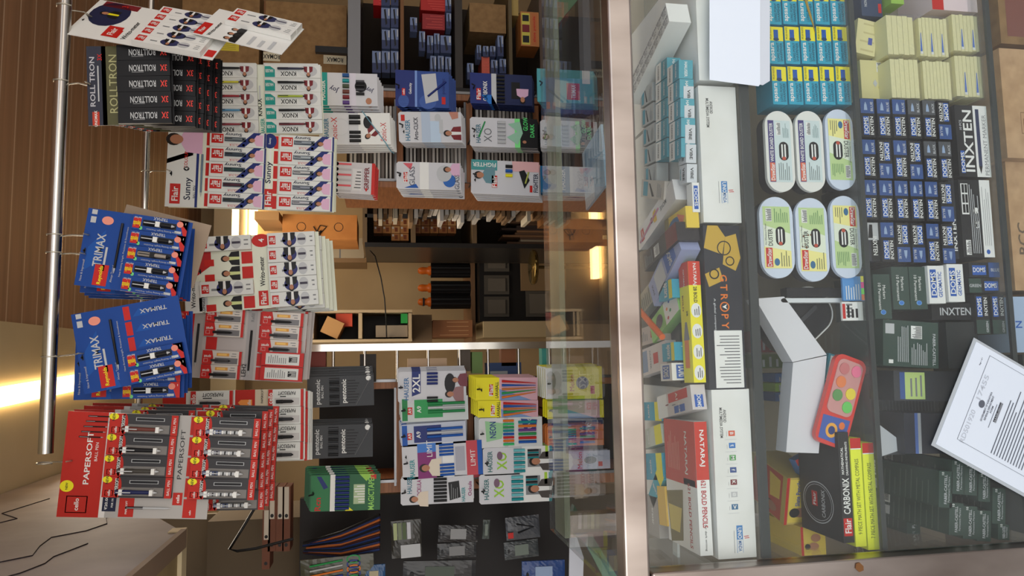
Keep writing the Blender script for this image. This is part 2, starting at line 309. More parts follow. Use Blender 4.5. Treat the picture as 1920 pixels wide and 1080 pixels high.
def card(name, label, geo, Wd, H, head, rows, n, boxmesh, penmesh=None, skip=(), T=1.2, cat='pen card', group=None, back=W_, u_off=0, fan=0, boxname='pen_box', jit=.6):
    """hanging card. rows: (t0,t1) as fractions; boxmesh(bw,bh) -> mesh in px units. Parts: backing_card, pen_box (> pen)"""
    fr = geo; t = thing(name, label, cat, fr, group)
    b = B(); b.box(-Wd/2, -H/2, Wd/2, H/2, -T, 0, back); head(D(b, Wd, H, 0)); put('backing_card', b.mesh('backing_card', fr.k), parent=t)
    for ri, (t0, t1) in enumerate(rows):
        bw = Wd/n-.6; bh = (t1-t0)*H; me = boxmesh(bw, bh, fr.k, ri); pm = penmesh(bw, bh, fr.k, ri) if penmesh else None
        for i in range(n):
            if (ri, i) in skip: continue
            cx = -Wd/2+(i+.5)*Wd/n; cy = H/2-(t0+t1)/2*H
            ob = put(boxname, me, Matrix.Translation((cx*fr.k, (cy+random.uniform(-jit,jit))*fr.k, .0006)) @ Matrix.Rotation(R(random.uniform(-.5,.5)), 4, 'Z'), t)
            if pm: put('pen', pm[(i+ri) % len(pm)] if isinstance(pm, list) else pm, parent=ob)
    return t
def spare(name, label, fr, n, mesh_src, step, group, cat='pen card'):
    "more of the same card hanging behind: copies of the thing, its parts and their sub-parts"
    for i in range(1, n+1):
        c = mesh_src.copy(); COL.objects.link(c); c.matrix_world = Matrix.Translation(Vector(step)*i) @ fr.m @ Matrix.Rotation(R(random.uniform(-.8,.8)), 4, 'Z')
        c['label'] = label; c['category'] = cat; c['group'] = group
        for ch in mesh_src.children:
            d = ch.copy(); COL.objects.link(d); d.parent = c
            for g in ch.children: e_ = g.copy(); COL.objects.link(e_); e_.parent = d
BLK = M((20,20,23), .42); OLIVE = M((84,82,52), .35); RB = M((14,66,146), .5); SHB = M((34,104,190), .4)
MAGR = M((186,38,26), .5); SILV = M((176,172,168), .45)
# ---- black cards with slanted white lettering
def h_roll(d):
    d.r(0, 0, 1, .17, M((46,48,62), .3)); d.r(0, .17, 1, .42, OLIVE); d.r(0, .17, 1, .22, M((74,72,58), .3))
    d.t('ROLL TRON', .55, .06, 9, M((190,190,196)), 0, 2, 95); d.t('3X', .86, .15, 8, RD, 0, 2); d.t('ROLLTRON', .52, .30, 14, M((178,176,128)), 0, 3, 112, False)
    d.r(.0, .05, .17, .13, M((190,60,40)), 2); d.t('UNOMAX', .085, .09, 5, W_, 0, 3); d.hole(.52, .02); d.r(.3, .12, .75, .135, LG, 2)
def bx_roll(w, h, k, ri):
    b, d = box_shell(w, h, 7, BLK); d.t('ROLLTRON', .5, .48, w*.42, LG, 90, 1, h*.5); d.t('3X', .5, .88, w*.42, M((236,70,60)), 90, 1, h*.13); d.l(.2, .2, .28, .5, GY, 1, 1, True, .6)
    return b.mesh('pen_box', k)
fr, W0, H0 = place(170, 80, 320, 240, 1.50, 3.5); fr.p
c = card('pen_card', 'glossy black card of five pens with slanted lettering and an olive band', fr, W0-8, H0, h_roll, [(.36, .98)], 5, bx_roll, back=BLK, group=None)
fb, _, _ = place(205, 82, 352, 242, 1.53, 1)
spare('pen_card', 'black pen card in the bunch behind the front black card, its lower edge showing', fb, 4, c, (.002, .0165, -.012), 'black pen cards behind the front one')
hook(fr, H0*.47, ZR1, YR1, .0125, 'steel wire hook holding the black pen cards', 2)
# ---- white card turned edge-on at the right end
def h_writo(d):
    d.e(.66, .15, .33, .13, M((30,36,70)), 1); d.man(.66, .15, 34, K_, 2, 0, YE); d.r(.10, .22, .38, .32, RD, 2); d.t('Flair', .24, .27, 11, W_, 0, 3)
    d.t('Writo-meter', .34, .37, 9, K_); d.r(.85, .05, .99, .3, MAR, 1); d.t('3', .92, .2, 12, RD); d.hole(.4, .03); d.p([(.1,.33),(.3,.33),(.36,.29),(.12,.29)], RD)
    d.r(.05, .93, .22, .99, RD, 2)
def bx_writo(w, h, k, ri):
    b, d = box_shell(w, h, 10, W_); d.r(.12, .03, .85, .16, RD, 1); d.t('Flair', .5, .095, w*.38, W_, 90, 2, h*.10); d.l(.3,.18,.5,.34,GY,1,1,True,.6)
    d.e(.5, .52, .42, .14, M((48,52,92)), 1); d.man(.5, .50, w*.8, K_, 2, 90, W_); d.e(.5, .72, .36, .09, LG, 1); d.r(.44, .66, .56, .80, M((70,64,88)), 2); d.l(.2,.86,.8,.95,GY,3,1,True,.3)
    b.box(w/2, -h*.5, w/2+.3, h*.5, 2, 8, W_); b.box(w/2+.3, -h*.4, w/2+.4, h*.4, 4, 6.5, M((60,60,110)))
    return b.mesh('pen_box', k)
pc = P(290, 54, 1.52); rd = (pc-CAM).normalized(); r_1 = rd.cross(Vector((0,0,1))).normalized(); u_1 = r_1.cross(rd)
vu = (r_1*60-u_1*55+rd*100).normalized(); vd = -r_1*14-u_1*110-rd*51; vv = -(vd-vu*vd.dot(vu)).normalized(); wn = vu.cross(vv)
fr = Fr(pc); fr.m = Matrix((vu, vv, wn)).transposed().to_4x4(); fr.m.translation = pc
t = card('pen_card', 'white card of stubby pen boxes turned edge-on, at the right end of the front rod', fr, 138, 268, h_writo, [(.46, .92)], 5, bx_writo, T=1.5)
hook(fr, 118, ZR1, YR1, .0125, 'steel wire hook holding the white card turned edge-on')
pc2 = P(468, 58, 1.50); f2 = Fr(pc2); f2.m = fr.m.copy() @ Matrix.Rotation(R(-6), 4, 'Z'); f2.m.translation = pc2; f2.k = kk(pc2)
def h_low(d): d.r(.02,.0,.45,.10,RD,1); d.t('Flair',.2,.05,8,W_,0,2); d.t('Writo-meter',.3,.16,7,K_); [d.man(.1+.16*i,.40,26,K_,3) for i in range(3)]; d.l(.05,.55,.4,.9,LG,3)
card('pen_card', 'short white card with two pen boxes, hanging below the edge-on white card', f2, 105, 170, h_low, [(.22, .98)], 4, bx_writo, T=1.2, skip=((0,0),(0,1)))
# ---- blue roller pen cards
def h_tri(d):
    for p_ in ([(.2,.06),(.5,.06),(.36,.2)], [(.5,.06),(.75,.2),(.36,.2)], [(0,.2),(.3,.28),(0,.34)]): d.p(p_, M((16,80,164), .5), 1)
    d.t('TRIMAX', .48, .17, 15, LG, 0, 2, 62); d.l(.22, .225, .72, .25, LG, 1, 2, False, .8); d.r(.03, .16, .30, .29, RD, 2); d.t('Reynolds', .165, .225, 9, YE, 0, 3, 34); d.t('Always Trusted', .2, .33, 5, LG, 0, 2, 32, False)
    d.e(.87, .2, .055, .055, M((236,150,130)), 2); d.r(.82, .04, .9, .09, LG, 2); d.r(.93, .04, .99, .09, LG, 2); d.hole(.45, .04, 3)
    d.t('New flowing length, Precision & Smoothness', .5, .40, 4, LG, 0, 2, 95, False); d.t('Now & Improved!', .2, .05, 5, LG, 0, 2, 40, False)
    pen(d.b, 5, d.q(0,.345)[1], 95, 2.6, M((34,36,44), .25), LG, False, K_, d.z(1))
    for i in range(5): d.r(.02+.196*i, .47, .19+.196*i, .53, RD, 1); d.t('TRIMAX', .1+.196*i, .75, 8, LG, 90, 2, 48); d.p([(.05+.196*i,.55),(.15+.196*i,.62),(.05+.196*i,.7)], M((16,80,164), .5), 1)
def bx_tri(w, h, k, ri):
    b, d = box_shell(w, h, 8, RB); d.r(.12, .02, .8, .16, RD, 1); d.t('Reynolds', .45, .09, w*.42, YE, 90, 2, h*.13); d.t('Always Trusted', .82, .1, w*.16, W_, 90, 2, h*.13, False)
    d.r(.30, .19, .72, .80, M((14,18,34), .2), 1); d.t('New flowing length, Precision', .14, .55, w*.14, LG, 90, 1, h*.55, False); d.t('TRIMAX', .88, .5, w*.2, LG, 90, 1, h*.26)
    d.p([(.35,1),(1,.82),(1,1)], RD, 1); d.p([(0,1),(0,.94),(1,.84),(1,1)], RD, 1); d.e(.72, .86, .2, .06, M((232,140,120)), 2); d.r(.1, .78, .26, .9, LG, 1); d.e(.14, .17, .12, .03, M((120,210,130)), 1)
    d.t('1', .8, .96, 4, W_, 90, 2)
    return b.mesh('pen_box', k)
def pn_tri(w, h, k, ri):
    out = []
    for body, cl in ((K_, LG), (K_, LG), (M((160,150,140)), K_)):
        b = B(); pen(b, 0, 0, h*.56, w*.15, body, cl, True, body, 8.4); b.box(-w*.17, -h*.02, w*.17, h*.06, 8.4, 8.6+w*.32, W_ if body is K_ else K_); b.v = [(x, y, z) for x, y, z in b.v]; out.append(b.mesh('pen', k))
    return out
frA, W0, H0 = place(158, 404, 346, 546, 1.50, -8)
cA = card('pen_card', 'glossy blue card of five roller pens tilted down to the right, hanging left of the black and grey middle gap', frA, 146, 186, h_tri, [(.44, .97)], 5, bx_tri, pn_tri, back=RB)
cA['label'] = 'glossy blue card holding all five roller pens, front of the right-hand blue bunch'
f_, _, _ = place(155, 402, 340, 552, 1.52, -3); spare('', 'blue pen card showing its edge behind the tilted full blue card', f_, 3, cA, (-.003, .0185, -.001), 'blue pen cards in the right-hand bunch')
hook(frA, H0*.45, ZR1, YR1, .0125, 'wire hook carrying the right-hand bunch of blue pen cards', 22); hook(frA, H0*.45, ZR1, YR1, .0125, 'second wire hook beside it, bent, at the right-hand bunch of blue pen cards', -14)
frB, W0, H0 = place(150, 570, 345, 720, 1.49, 11)
cB = card('pen_card', 'blue card with only two roller pens left, tilted in front of its bunch', frB, 150, 190, h_tri, [(.44, .97)], 5, bx_tri, pn_tri, skip=((0,0),(0,1),(0,2))[:0]+((0,2),(0,3),(0,4)), back=RB)
f_, _, _ = place(150, 598, 340, 747, 1.53, 0)
cC = card('pen_card', 'blue card of roller pens hanging straight behind the tilted card with two pens', f_, 149, 192, h_tri, [(.44, .97)], 5, bx_tri, pn_tri, back=RB)
spare('', 'blue pen card at the back of the left-hand blue bunch', f_, 2, cC, (.008, .019, -.002), 'blue pen cards at the back of the left-hand bunch')
hook(frB, H0*.44, ZR1, YR1, .0125, 'wire hook carrying the left-hand bunch of blue pen cards', 0)
b = B(); b.box(-62, -78, 62, 78, -2, 0, M((170,150,130), .8)); fr = Fr(P(300, 462, 1.58), -14); ob = put('cardboard_sheet', b.mesh('cardboard_sheet', fr.k), fr.m); tag(ob, 'plain brown cardboard sheet behind the right-hand blue pen cards', 'cardboard')
# ---- red and silver ball pen card
def h_paper(d):
    d.r(0, 0, 1, .27, MAGR); d.r(0, .27, 1, .31, M((226,222,218))); d.t('PAPERSOFT', .56, .165, 10, W_, 0, 2, 96); d.t('BALL PEN', .62, .215, 5, W_, 0, 2, 34, False)
    d.r(.04, .05, .20, .19, W_, 1); d.r(.048, .057, .192, .183, MAGR, 2); d.t('cello', .12, .12, 8, W_, 0, 3, 22); d.e(.29, .045, .055, .045, YE, 2); d.t('NEW', .29, .045, 4, K_, 0, 3)
    d.r(.06, .29, .22, .38, M((24,30,58)), 2); d.t('₹20.00', .14, .315, 5, W_, 0, 3, 24); d.t('FOR 1N', .14, .355, 3.5, W_, 0, 3)
    for i in range(5): pen(d.b, d.q(.76+.05*i,0)[0], d.q(0,.17+.012*i)[1], 42, 1.3, K_, LG, True, K_, d.z(1))
    d.t('PAPERSOFT', .62, .785, 8, K_, 0, 2, 92, False); d.r(.13, .755, .25, .82, MAGR, 1); d.t('cello', .19, .79, 6, W_, 0, 2); d.r(0, .36, .19, .39, SILV, 1)
    for i in range(5): d.r(.01+.2*i, .40, .19+.2*i, .50, MAGR, 1); d.t('PAPERSOFT', .1+.2*i, .45, 3.5, W_, 0, 2); d.r(.01+.2*i, .83, .19+.2*i, .92, MAGR, 1); d.t('cello', .06+.2*i, .88, 3.5, W_, 0, 2)
    pen(d.b, d.q(.1,0)[0], d.q(0,.6)[1], 80, 2.2, K_, LG, True, LG, d.z(1))
def bx_paper(w, h, k, ri):
    b, d = box_shell(w, h, 9, M((52,50,52), .3)); d.r(0, 0, 1, .22, MAGR, 1); d.e(.5, .22, .5, .05, MAGR, 1); d.t('PAPERSOFT', .55, .2, w*.16, W_, 0, 2, w*.75); d.r(.08,.04,.34,.16,W_,1); d.r(.1,.05,.32,.15,MAGR,2); d.t('cello', .21, .1, w*.12, W_, 0, 3); d.e(.85, .06, .16, .07, YE, 2); d.t('NEW', .85, .06, w*.13, K_, 0, 3)
    d.r(0, .9, 1, 1, MAGR, 1); d.t('BALL PEN', .5, .95, w*.12, W_, 0, 2, None, False); d.r(.08,.27,.5,.88, M((120,116,112), .3), 1); d.r(.68, .38, .84, .80, LG, 1); d.r(.70, .39, .82, .79, K_, 2)
    return b.mesh('pen_box', k)
def pn_paper(w, h, k, ri):
    out = []
    for body in ([M((110,60,52)), M((34,40,84)), M((70,66,60)), K_] if ri == 0 else [M((150,150,160)), M((120,130,160)), M((170,170,172)), M((90,100,130))]):
        b = B(); pen(b, -w*.22, 0, h*.6, w*.11, body, LG, True, LG if ri else body, 9.4)
        for s_ in (-1, 1): b.box(-w*.36, s_*h*.22-3, -w*.08, s_*h*.22+3, 9.4, 9.6+w*.24, W_)
        if ri:
            for j in range(7): b.box(-w*.30, (-.2+.06*j)*h, -w*.14, (-.18+.06*j)*h, 9.5, 9.7+w*.22, K_ if j % 2 else W_)
        out.append(b.mesh('pen', k))
    return out
frP, W0, H0 = place(130, 778, 388, 968, 1.49, -4.0)
cP = card('pen_card', 'large red and silver card of ball pens with a price sticker', frP, 192, 262, h_paper, [(.29, .75), (.86, 1.32)], 5, bx_paper, pn_paper, skip=((0,0),(1,0)), back=SILV)
fr, _, _ = place(150, 770, 398, 955, 1.55, -2)
cQ = card('pen_card', 'red and silver ball pen card hanging directly behind the large one with the price sticker', fr, 186, 262, h_paper, [(.40, .82), (.90, 1.33)], 5, bx_paper, pn_paper, back=SILV)
spare('', 'red and silver pen card farther back behind the large price-stickered card', fr, 2, cQ, (.004, .028, -.006), 'red and silver pen cards at the back of their bunch')
hook(frP, H0*.45, ZR1, YR1, .0125, 'wire hook carrying the large red and silver card', 6)
# ================================================================ rear rod
AQ = M((24,150,140)); PAPW = M((222,224,220), .5); PAPY = M((226,230,212), .5)
def h_knox(d):
    pen(d.b, 0, d.q(0,.08)[1], 118, 2.8, M((176,40,48)), M((150,30,40)), False, None, d.z(1)); d.t('KNOX', .12, .15, 9, K_, 0, 2, 30); d.t('KNOX', .40, .51, 9, K_, 0, 2, 34); d.t('HAUSER', .12, .53, 7, AQ, 0, 2, 32); d.t('HAUSER', .1, .06, 6, AQ); d.l(.5,.5,.8,.53,LG,1,2)
def bx_knox(w, h, k, ri):
    b, d = box_shell(w, h, 8, PAPW); d.p([(.05,.0),(.85,0),(.85,.1),(.6,.18),(.05,.18)], AQ, 1); d.t('HAUSER', .5, .08, w*.24, W_, 90, 2, h*.14); d.t('KNOX', .3, .42, w*.34, K_, 90, 1, h*.28)
    d.ring if False else None
    for i in range(3): x, y = d.q(.5, .76); b.ring(x, y, w*(.42-.07*i), .4, d.z(1), LG, 14, h*(.17-.02*i))
    d.e(.5, .82, .38, .12, LG, 1); d.man(.45, .78, h*.2, MAR, 2, 90, W_) if ri >= 0 else None; d.r(.52,.25,.8,.62, M((214,218,220)), 1); return b.mesh('pen_box', k)
def pn_gen(cols, us=.16, L=.5, off=0, dep=8.4, th=.09, vo=.02):
    def f(w, h, k, ri):
        out = []
        for c_ in (cols[ri % len(cols)] if isinstance(cols[0], list) else cols): b = B(); pen(b, w*us, h*vo, h*L, w*th, c_, K_, True, c_, dep); out.append(b.mesh('pen', k))
        return out
    return f
fr, _, _ = place(368, 126, 600, 250, YR2, 2.5)
c = card('pen_card', 'white card of ten click pens in teal-cornered boxes, below the black cards', fr, 134, 236, h_knox, [(.08, .50), (.56, .99)], 5, bx_knox, pn_gen([[M((150,60,70)), M((90,150,190)), M((160,40,50)), M((210,205,60)), K_], [M((60,60,80)), M((120,50,60)), K_, M((170,190,60)), K_]]), back=PAPY)
fk, _, _ = place(372, 128, 596, 246, YR2+.02, 2); spare('', 'white pen card behind the click pen card with teal-cornered boxes', fk, 2, c, (.006, .012, .003), 'white cards behind the click pen card')
def h_sunny(d):
    d.p([(0,0),(1,0),(1,.17),(.5,.17),(0,.17)], PAPW); d.t('Sunny', .24, .13, 15, M((36,42,66)), 0, 2, 42); d.t('BALL PEN', .2, .165, 4, M((36,42,66)), 0, 2); d.r(.04, .025, .30, .085, RD, 2); d.t('Flair', .17, .055, 11, W_, 0, 3, 27)
    d.t('COLOUR', .62, .11, 6, RD, 0, 2); d.e(.5, .115, .028, .017, K_, 2); d.t('4', .5, .115, 6, W_, 0, 3); d.p([(.56,.0),(.62,.0),(.72,.12),(.9,.12),(.9,.15),(.68,.15)], NV, 1); d.man(.88, .10, 62, PINK, 3); d.hole(.43, .03, 2.6)
    d.r(0, .17, .78, .185, NV, 1); pen(d.b, -12, d.q(0,.205)[1], 80, 2, M((110,130,150)), LG, False, None, d.z(1))
    for i in range(5): d.r(.02+.2*i, .225, .19+.2*i, .245, RD, 1); d.r(.02+.2*i, .625, .19+.2*i, .65, RD, 1)
    d.r(0, .60, 1, .61, W_, 1); d.t('Sunny', .5, .60, 13, M((36,42,66)), 0, 2, 42); d.r(.04, .575, .28, .625, RD, 2); d.t('Flair', .16, .60, 11, W_, 0, 3, 26); d.e(.92, .6, .1, .04, NV, 2); d.t('Sunny', .92, .6, 5, W_, 0, 3)
def bx_sunny(w, h, k, ri):
    b, d = box_shell(w, h, 8, PAPW); d.r(.28, .04, .95, .2, RD, 1) if False else None; d.p([(.22,.03),(.85,.03),(.85,.24),(.22,.24)], RD, 1); d.t('Flair', .54, .135, w*.42, W_, 90, 2, h*.17); d.t('Sunny', .84, .42, w*.26, M((36,42,66)), 90, 2, h*.3); d.t('COLOUR', .14, .45, w*.16, RD, 90, 1, h*.2, False); d.e(.14,.60,.08,.025,K_,1)
    d.r(.36, .26, .66, .64, M((90,100,112), .25), 1); d.p([(0,.48),(0,.62),(1,.92),(1,.78)], NV, 1); d.man(.48, .82, h*.26, PINK, 2, 0); d.r(0,.97,1,1,NV,1); return b.mesh('pen_box', k)
fr, _, _ = place(322, 250, 624, 394, YR2-.03, -1.2)
card('pen_card', 'tall white card of ten four-colour pens with a man in pink on each box', fr, 144, 302, h_sunny, [(.25, .58), (.66, .99)], 5, bx_sunny, pn_gen([[M((60,70,72)), M((80,40,56)), M((50,80,80)), M((60,72,84)), M((120,130,134))], [M((150,160,170)), M((190,190,196)), M((140,146,160)), M((196,196,196)), M((170,180,186))]], 0, .34, th=.1, vo=.05), back=PAPY)
hook(fr, 145, ZR2, YR2, .008, 'wire hook carrying the tall white card of four-colour pens', -6)
fk = fr.off(0, 0, -8, .6); b = B(); b.box(-72, -151, 72, 151, -3, 0, PAPY); ob = put('pen_card', b.mesh('pen_card', fk.k), fk.off(3,-2,-6).m); tag(ob, 'spare white card just showing behind the tall card of four-colour pens', 'pen card')
# ---- white cards with the man in black
def h_wm(d):
    d.p([(.45,0),(1,0),(1,.2),(.62,.2),(.5,.1)], M((180,34,36))); d.t('First to', .66, .05, 9, W_, 0, 2); d.t('4 YEARS', .82, .1, 9, YE, 0, 2); d.r(0, .0, .42, .12, PAPW); d.t('Writo-meter', .28, .06, 8, K_); d.hole(.55, .12, 2.6); d.r(.02,.1,.2,.16,LG,1); d.t('LONGEST', .11, .13, 5, K_)
    d.t('Writo-meter', .5, .565, 9, K_, 0, 2, 56); d.r(.04, .53, .24, .60, RD, 2); d.t('Flair', .14, .565, 10, W_, 0, 3); d.e(.92, .57, .09, .07, RD, 2); d.t('4', .92, .57, 10, W_, 0, 3)
    for i in range(5): d.man(.1+.2*i, .34, 32, K_, 2, 0, M((210,220,150))); d.man(.1+.2*i, .74, 32, K_, 2, 0, M((210,220,150))); d.r(.01+.2*i, .15, .1+.2*i, .22, RD, 2); d.r(.02+.2*i, .42, .18+.2*i, .5, RD, 2)
def bx_wm(w, h, k, ri):
    b, d = box_shell(w, h, 10, PAPW); d.r(.2, .03, .8, .17, RD, 1); d.t('Flair', .5, .1, w*.38, W_, 90, 2, h*.11); d.l(.3,.2,.55,.38,GY,1,1,True,.6)
    d.e(.5, .46, .46, .15, M((48,52,110)), 1); d.man(.5, .46, w*.95, K_, 2, 90, W_); d.e(.5, .72, .42, .1, LG, 1); d.r(.42, .64, .58, .80, M((60,54,70)), 2); d.l(.2,.86,.8,.95,GY,2,1,True,.3); return b.mesh('pen_box', k)
fr, _, _ = place(352, 438, 598, 582, YR2-.02, 4)
c = card('pen_card', 'white card with a man in black printed on it, several boxes missing', fr, 140, 246, h_wm, [(.12, .50), (.62, .97)], 5, bx_wm, skip=((0,2),(0,3),(0,0)), back=PAPY)
spare('', 'white pen card with a printed man, behind the one with missing boxes', fr.off(-2,-4,-5), 3, c, (-.003, .021, -.008), 'white cards behind the one with missing boxes')
hook(fr, 115, ZR2, YR2, .008, 'wire hook carrying the white cards with the man in black', 0)
# ---- red topped gel pens
def h_gel(d): d.r(0,0,1,.06,RD); d.r(.0,.06,1,.14,M((176,170,168))); pen(d.b, -5, d.q(0,.1)[1], 80, 2.2, K_, LG, False, None, d.z(1)); d.r(0,.50,1,.58,M((170,166,166)),1); d.t('Refill', .9, .54, 6, GY); pen(d.b, -14, d.q(0,.54)[1], 84, 2.2, K_, LG, False, None, d.z(2)); d.t('LEH2', .14, .5, 8, K_, 0, 2); [d.r(.01+.2*i,.17,.19+.2*i,.26,RD,1) for i in range(5)]; [d.r(.01+.2*i,.60,.19+.2*i,.68,RD,1) for i in range(5)]
def bx_gel(w, h, k, ri):
    b, d = box_shell(w, h, 10, M((216,208,200), .35)); d.p([(0,0),(1,0),(1,.24),(.5,.28),(0,.24)], RD, 1); d.t('TORNADO', .55, .15, w*.22, W_, 90, 2, h*.2) if False else d.t('aprest', .6, .13, w*.24, W_, 90, 2, h*.18); d.r(.16,.04,.42,.14,W_,1); d.r(.18,.05,.40,.135,RD,2)
    d.r(0,.93,1,1,RD,1); d.r(.08,.32,.5,.9,M((120,118,120),.25),1); d.r(.62,.36,.84,.68,M((226,160,70)),1); d.r(.66,.40,.8,.62,M((246,200,110)),2); d.l(.55,.72,.9,.86,GY,2,1,True,.3); return b.mesh('pen_box', k)
fr, _, _ = place(352, 580, 570, 714, YR2, -4)
c = card('pen_card', 'red and white card of gel pens with an orange swatch on every box', fr, 130, 216, h_gel, [(.16, .48), (.62, .97)], 5, bx_gel, pn_gen([K_, M((70,70,74)), K_], -.2, .5, dep=10.2, th=.1), skip=((0,2),(1,0),(1,1)), back=M((190,182,180)))
spare('', 'red-edged card behind the gel pen card with the orange swatches', fr.off(2,-3,-5), 2, c, (.003, .021, -.004), 'red-edged cards behind the gel pen card')
for i in (0, 1):
    b, d = box_shell(26, 76, 10, RD); d.r(.1,.1,.9,.9,PAPW,1); d.l(.2,.15,.8,.6,GY,9); d.r(.3,.65,.7,.85,K_,2); d.l(.32,.66,.68,.84,W_,5,3,True,.4)
    f_ = fr.off(-50+27*i, -70, 3); put('pen_box', b.mesh('pen_box', f_.k), c.matrix_world.inverted() @ f_.m, c)
# ---- white ball pen cards, left end of the rear rod
def h_ps(d): d.r(0,0,1,.16,MAGR); d.t('PAPERSOFT', .3, .08, 18, W_, 0, 2, 90); d.r(.0,.16,1,.2,PAPW); d.r(0,.5,1,.64,MAGR,1); d.p([(.1+.04*i, .52+.02*(i%2)) for i in range(20)]+[(.86,.62),(.1,.62)], M((240,150,70)), 2); d.t('cello', .8, .6, 6, W_,0,3); d.r(0,.64,1,.74,M((212,200,176)),1); [d.t('PAPERSOFT', .16+.25*i, .69, 4, K_, 0, 2) for i in range(4)]
def bx_ps(w, h, k, ri):
    b, d = box_shell(w, h, 9, PAPW); d.r(0,0,1,.12,RD,1); d.t('cello', .5, .06, w*.25, W_, 0, 2); d.r(0,.92,1,1,RD,1); d.t('PAPERSOFT', .78, .52, w*.22, K_, 90, 1, h*.5); d.r(.1,.18,.5,.88,M((200,198,196)),1); d.l(.55,.2,.62,.5,K_,1,1,True,.8); return b.mesh('pen_box', k)
fr, _, _ = place(312, 732, 568, 864, YR2+.0, 0)
c = card('pen_card', 'red-headed white card of ball pens at the left end of the rear rod', fr, 132, 256, h_ps, [(.20, .49), (.74, .99)], 4, bx_ps, pn_gen([K_, M((50,50,54))], -.2, .5, dep=9.2, th=.11), back=PAPW)
spare('', 'white pen card behind the red-headed ball pen card on the rear rod', fr.off(-2,-4,-5), 3, c, (-.003, .021, -.002), 'white cards behind the red-headed one')
hook(fr, 122, ZR2, YR2, .008, 'wire hook carrying the red-headed white cards', 10)
# ================================================================ display stands behind the counter
def part(parent, name, boxes, mat, label=None):
    b = B()
    for bx in boxes: wbox(b, *bx, mat)
    ob = wbuild(b, name, parent=parent)
    if label: ob['label'] = label
    return ob
def pxbox(x0, x1, y0, y1, Y, d, front=None):
    "world box whose front face fills photo x0..x1 (top..bottom), y0..y1 (right..left) at depth Y, going d back"
    p = P(x0, y1, Y); q = P(x1, y0, Y); c = P((x0+x1)/2, (y0+y1)/2, Y); k = kk(c); w2 = (y1-y0)*k/2; h2 = (x1-x0)*k/2
    return (c.x-w2, c.x+w2, Y, Y+d, c.z-h2, c.z+h2)
YK = 2.12
def stand(name, label, posts, boards, ytop, ybot, x0, x1, Y, d, back):
    xr = pxbox(700, 900, posts[0][0], posts[-1][1], Y, d); t = thing(name, label, 'display stand', Matrix.Translation(((xr[0]+xr[1])/2, Y+d/2, 0)))
    ztop = P(x0, 540, Y).z
    for y0, y1 in posts:
        c = P(850, (y0+y1)/2, Y).x; h = (y1-y0)*kk(P(850, (y0+y1)/2, Y))/2; part(t, 'post', [(c-h, c+h, Y, Y+d, 0, ztop)], WOOD)
        part(t, 'steel_edge', [(c+h+.0005, c+h+.008, Y-.002, Y+.02, .2, ztop)], DSTEEL)
    for x in boards: z = P(x, (ytop+ybot)/2, Y).z; part(t, 'shelf', [(xr[0]+.018, xr[1]-.018, Y-.003, Y+d-.012, z-.009, z+.009)], WOOD); part(t, 'shelf_edge', [(xr[0]+.018, xr[1]-.018, Y-.006, Y-.0035, z+.01, z+.016)], DSTEEL)
    if back: part(t, 'back_panel', [(xr[0], xr[1], Y+d-.01, Y+d, 0, ztop)], back)
    return t
stand('display_stand', 'wooden display stand with packed pens, right of the central gap', [(176,188), (343,354)], [750, 880, 1005], 176, 354, 640, 1060, YK, .3, M((60,48,40), .7))
stand('display_stand', 'dark wooden display stand with packed pens, left of the chrome ladder', [(714,726), (900,918)], [750, 882, 1012], 714, 918, 585, 1060, YK, .3, DARK)
# stacked exercise books in the cells of the right stand
n_ = 0
for (x0, x1, cols) in ((655, 742, ((196,240),(244,340))), (760, 872, ((198,236),(240,268),(272,340))), (890, 998, ((198,250),(254,338))), (1018, 1056, ((198,262),(266,338)))):
    for ci, (y0, y1) in enumerate(cols):
        f, W0, H0 = place(x0, y0, x1, y1, YK+.02); nb = int(H0/7)
        for i in range(nb):
            b = B(); c_ = random.choice([(150,146,142),(176,170,166),(120,112,108),(96,88,84)]) if x0 < 1000 else (60,74,110); hh = H0/nb
            b.box(-W0/2+random.uniform(0,2), 0, W0/2-random.uniform(0,2), hh*.8, -120, random.uniform(-3,0), M(c_, .7)); b.box(-W0/2+1, hh*.2, W0/2-1, hh*.6, -119, .3, M((214,210,204), .8)) if i % 3 else None
            ob = put('exercise_book', b.mesh('exercise_book', f.k), f.off(0, -H0/2+i*hh, 0).m)
            tag(ob, 'thin exercise book lying in the stacks inside the right wooden display stand', 'book', 'exercise books stacked in the right stand')
# ---- packs hanging on the stands
def slot(d, a=.5, t=.05): d.hole(a, t, 1.9)
def man_pack(d, a, t, h, shirt, rot=0): d.man(a, t, h, shirt, 2, rot, W_)
def pens_through(d, a0, a1, t0, t1, n, cols, w=None):
    for i in range(n):
        c_ = cols[i % len(cols)]; u = d.q(a0+(a1-a0)*(i+.5)/n, 0)[0]; v0 = d.q(0, t1)[1]; v1 = d.q(0, t0)[1]; r_ = (a1-a0)*d.W/n*.36
        d.b.tube([(u, v0, d.z(1)+r_*.6), (u, v1, d.z(1)+r_*.6)], r_, c_, 6)
def k_aqua(d): d.r(0,0,1,.17,AQ); d.t('HAUSER',.45,.1,8,W_,0,2,38); d.t('Joy',.5,.28,12,M((60,60,90)),70,1); pens_through(d,.0,1,.42,.53,6,[M((90,60,130)),MAR,M((110,60,50)),M((70,80,60)),TL,M((30,80,140))]); d.r(0,.53,1,.64,M((214,208,218)),1); d.e(.6,.72,.18,.1,K_,2); pens_through(d,.3,.8,.64,.78,4,[K_,M((60,60,66))]); d.t('Joy',.5,.87,10,M((60,60,90)),70,2); d.e(.15,.85,.1,.05,SKIN,2)
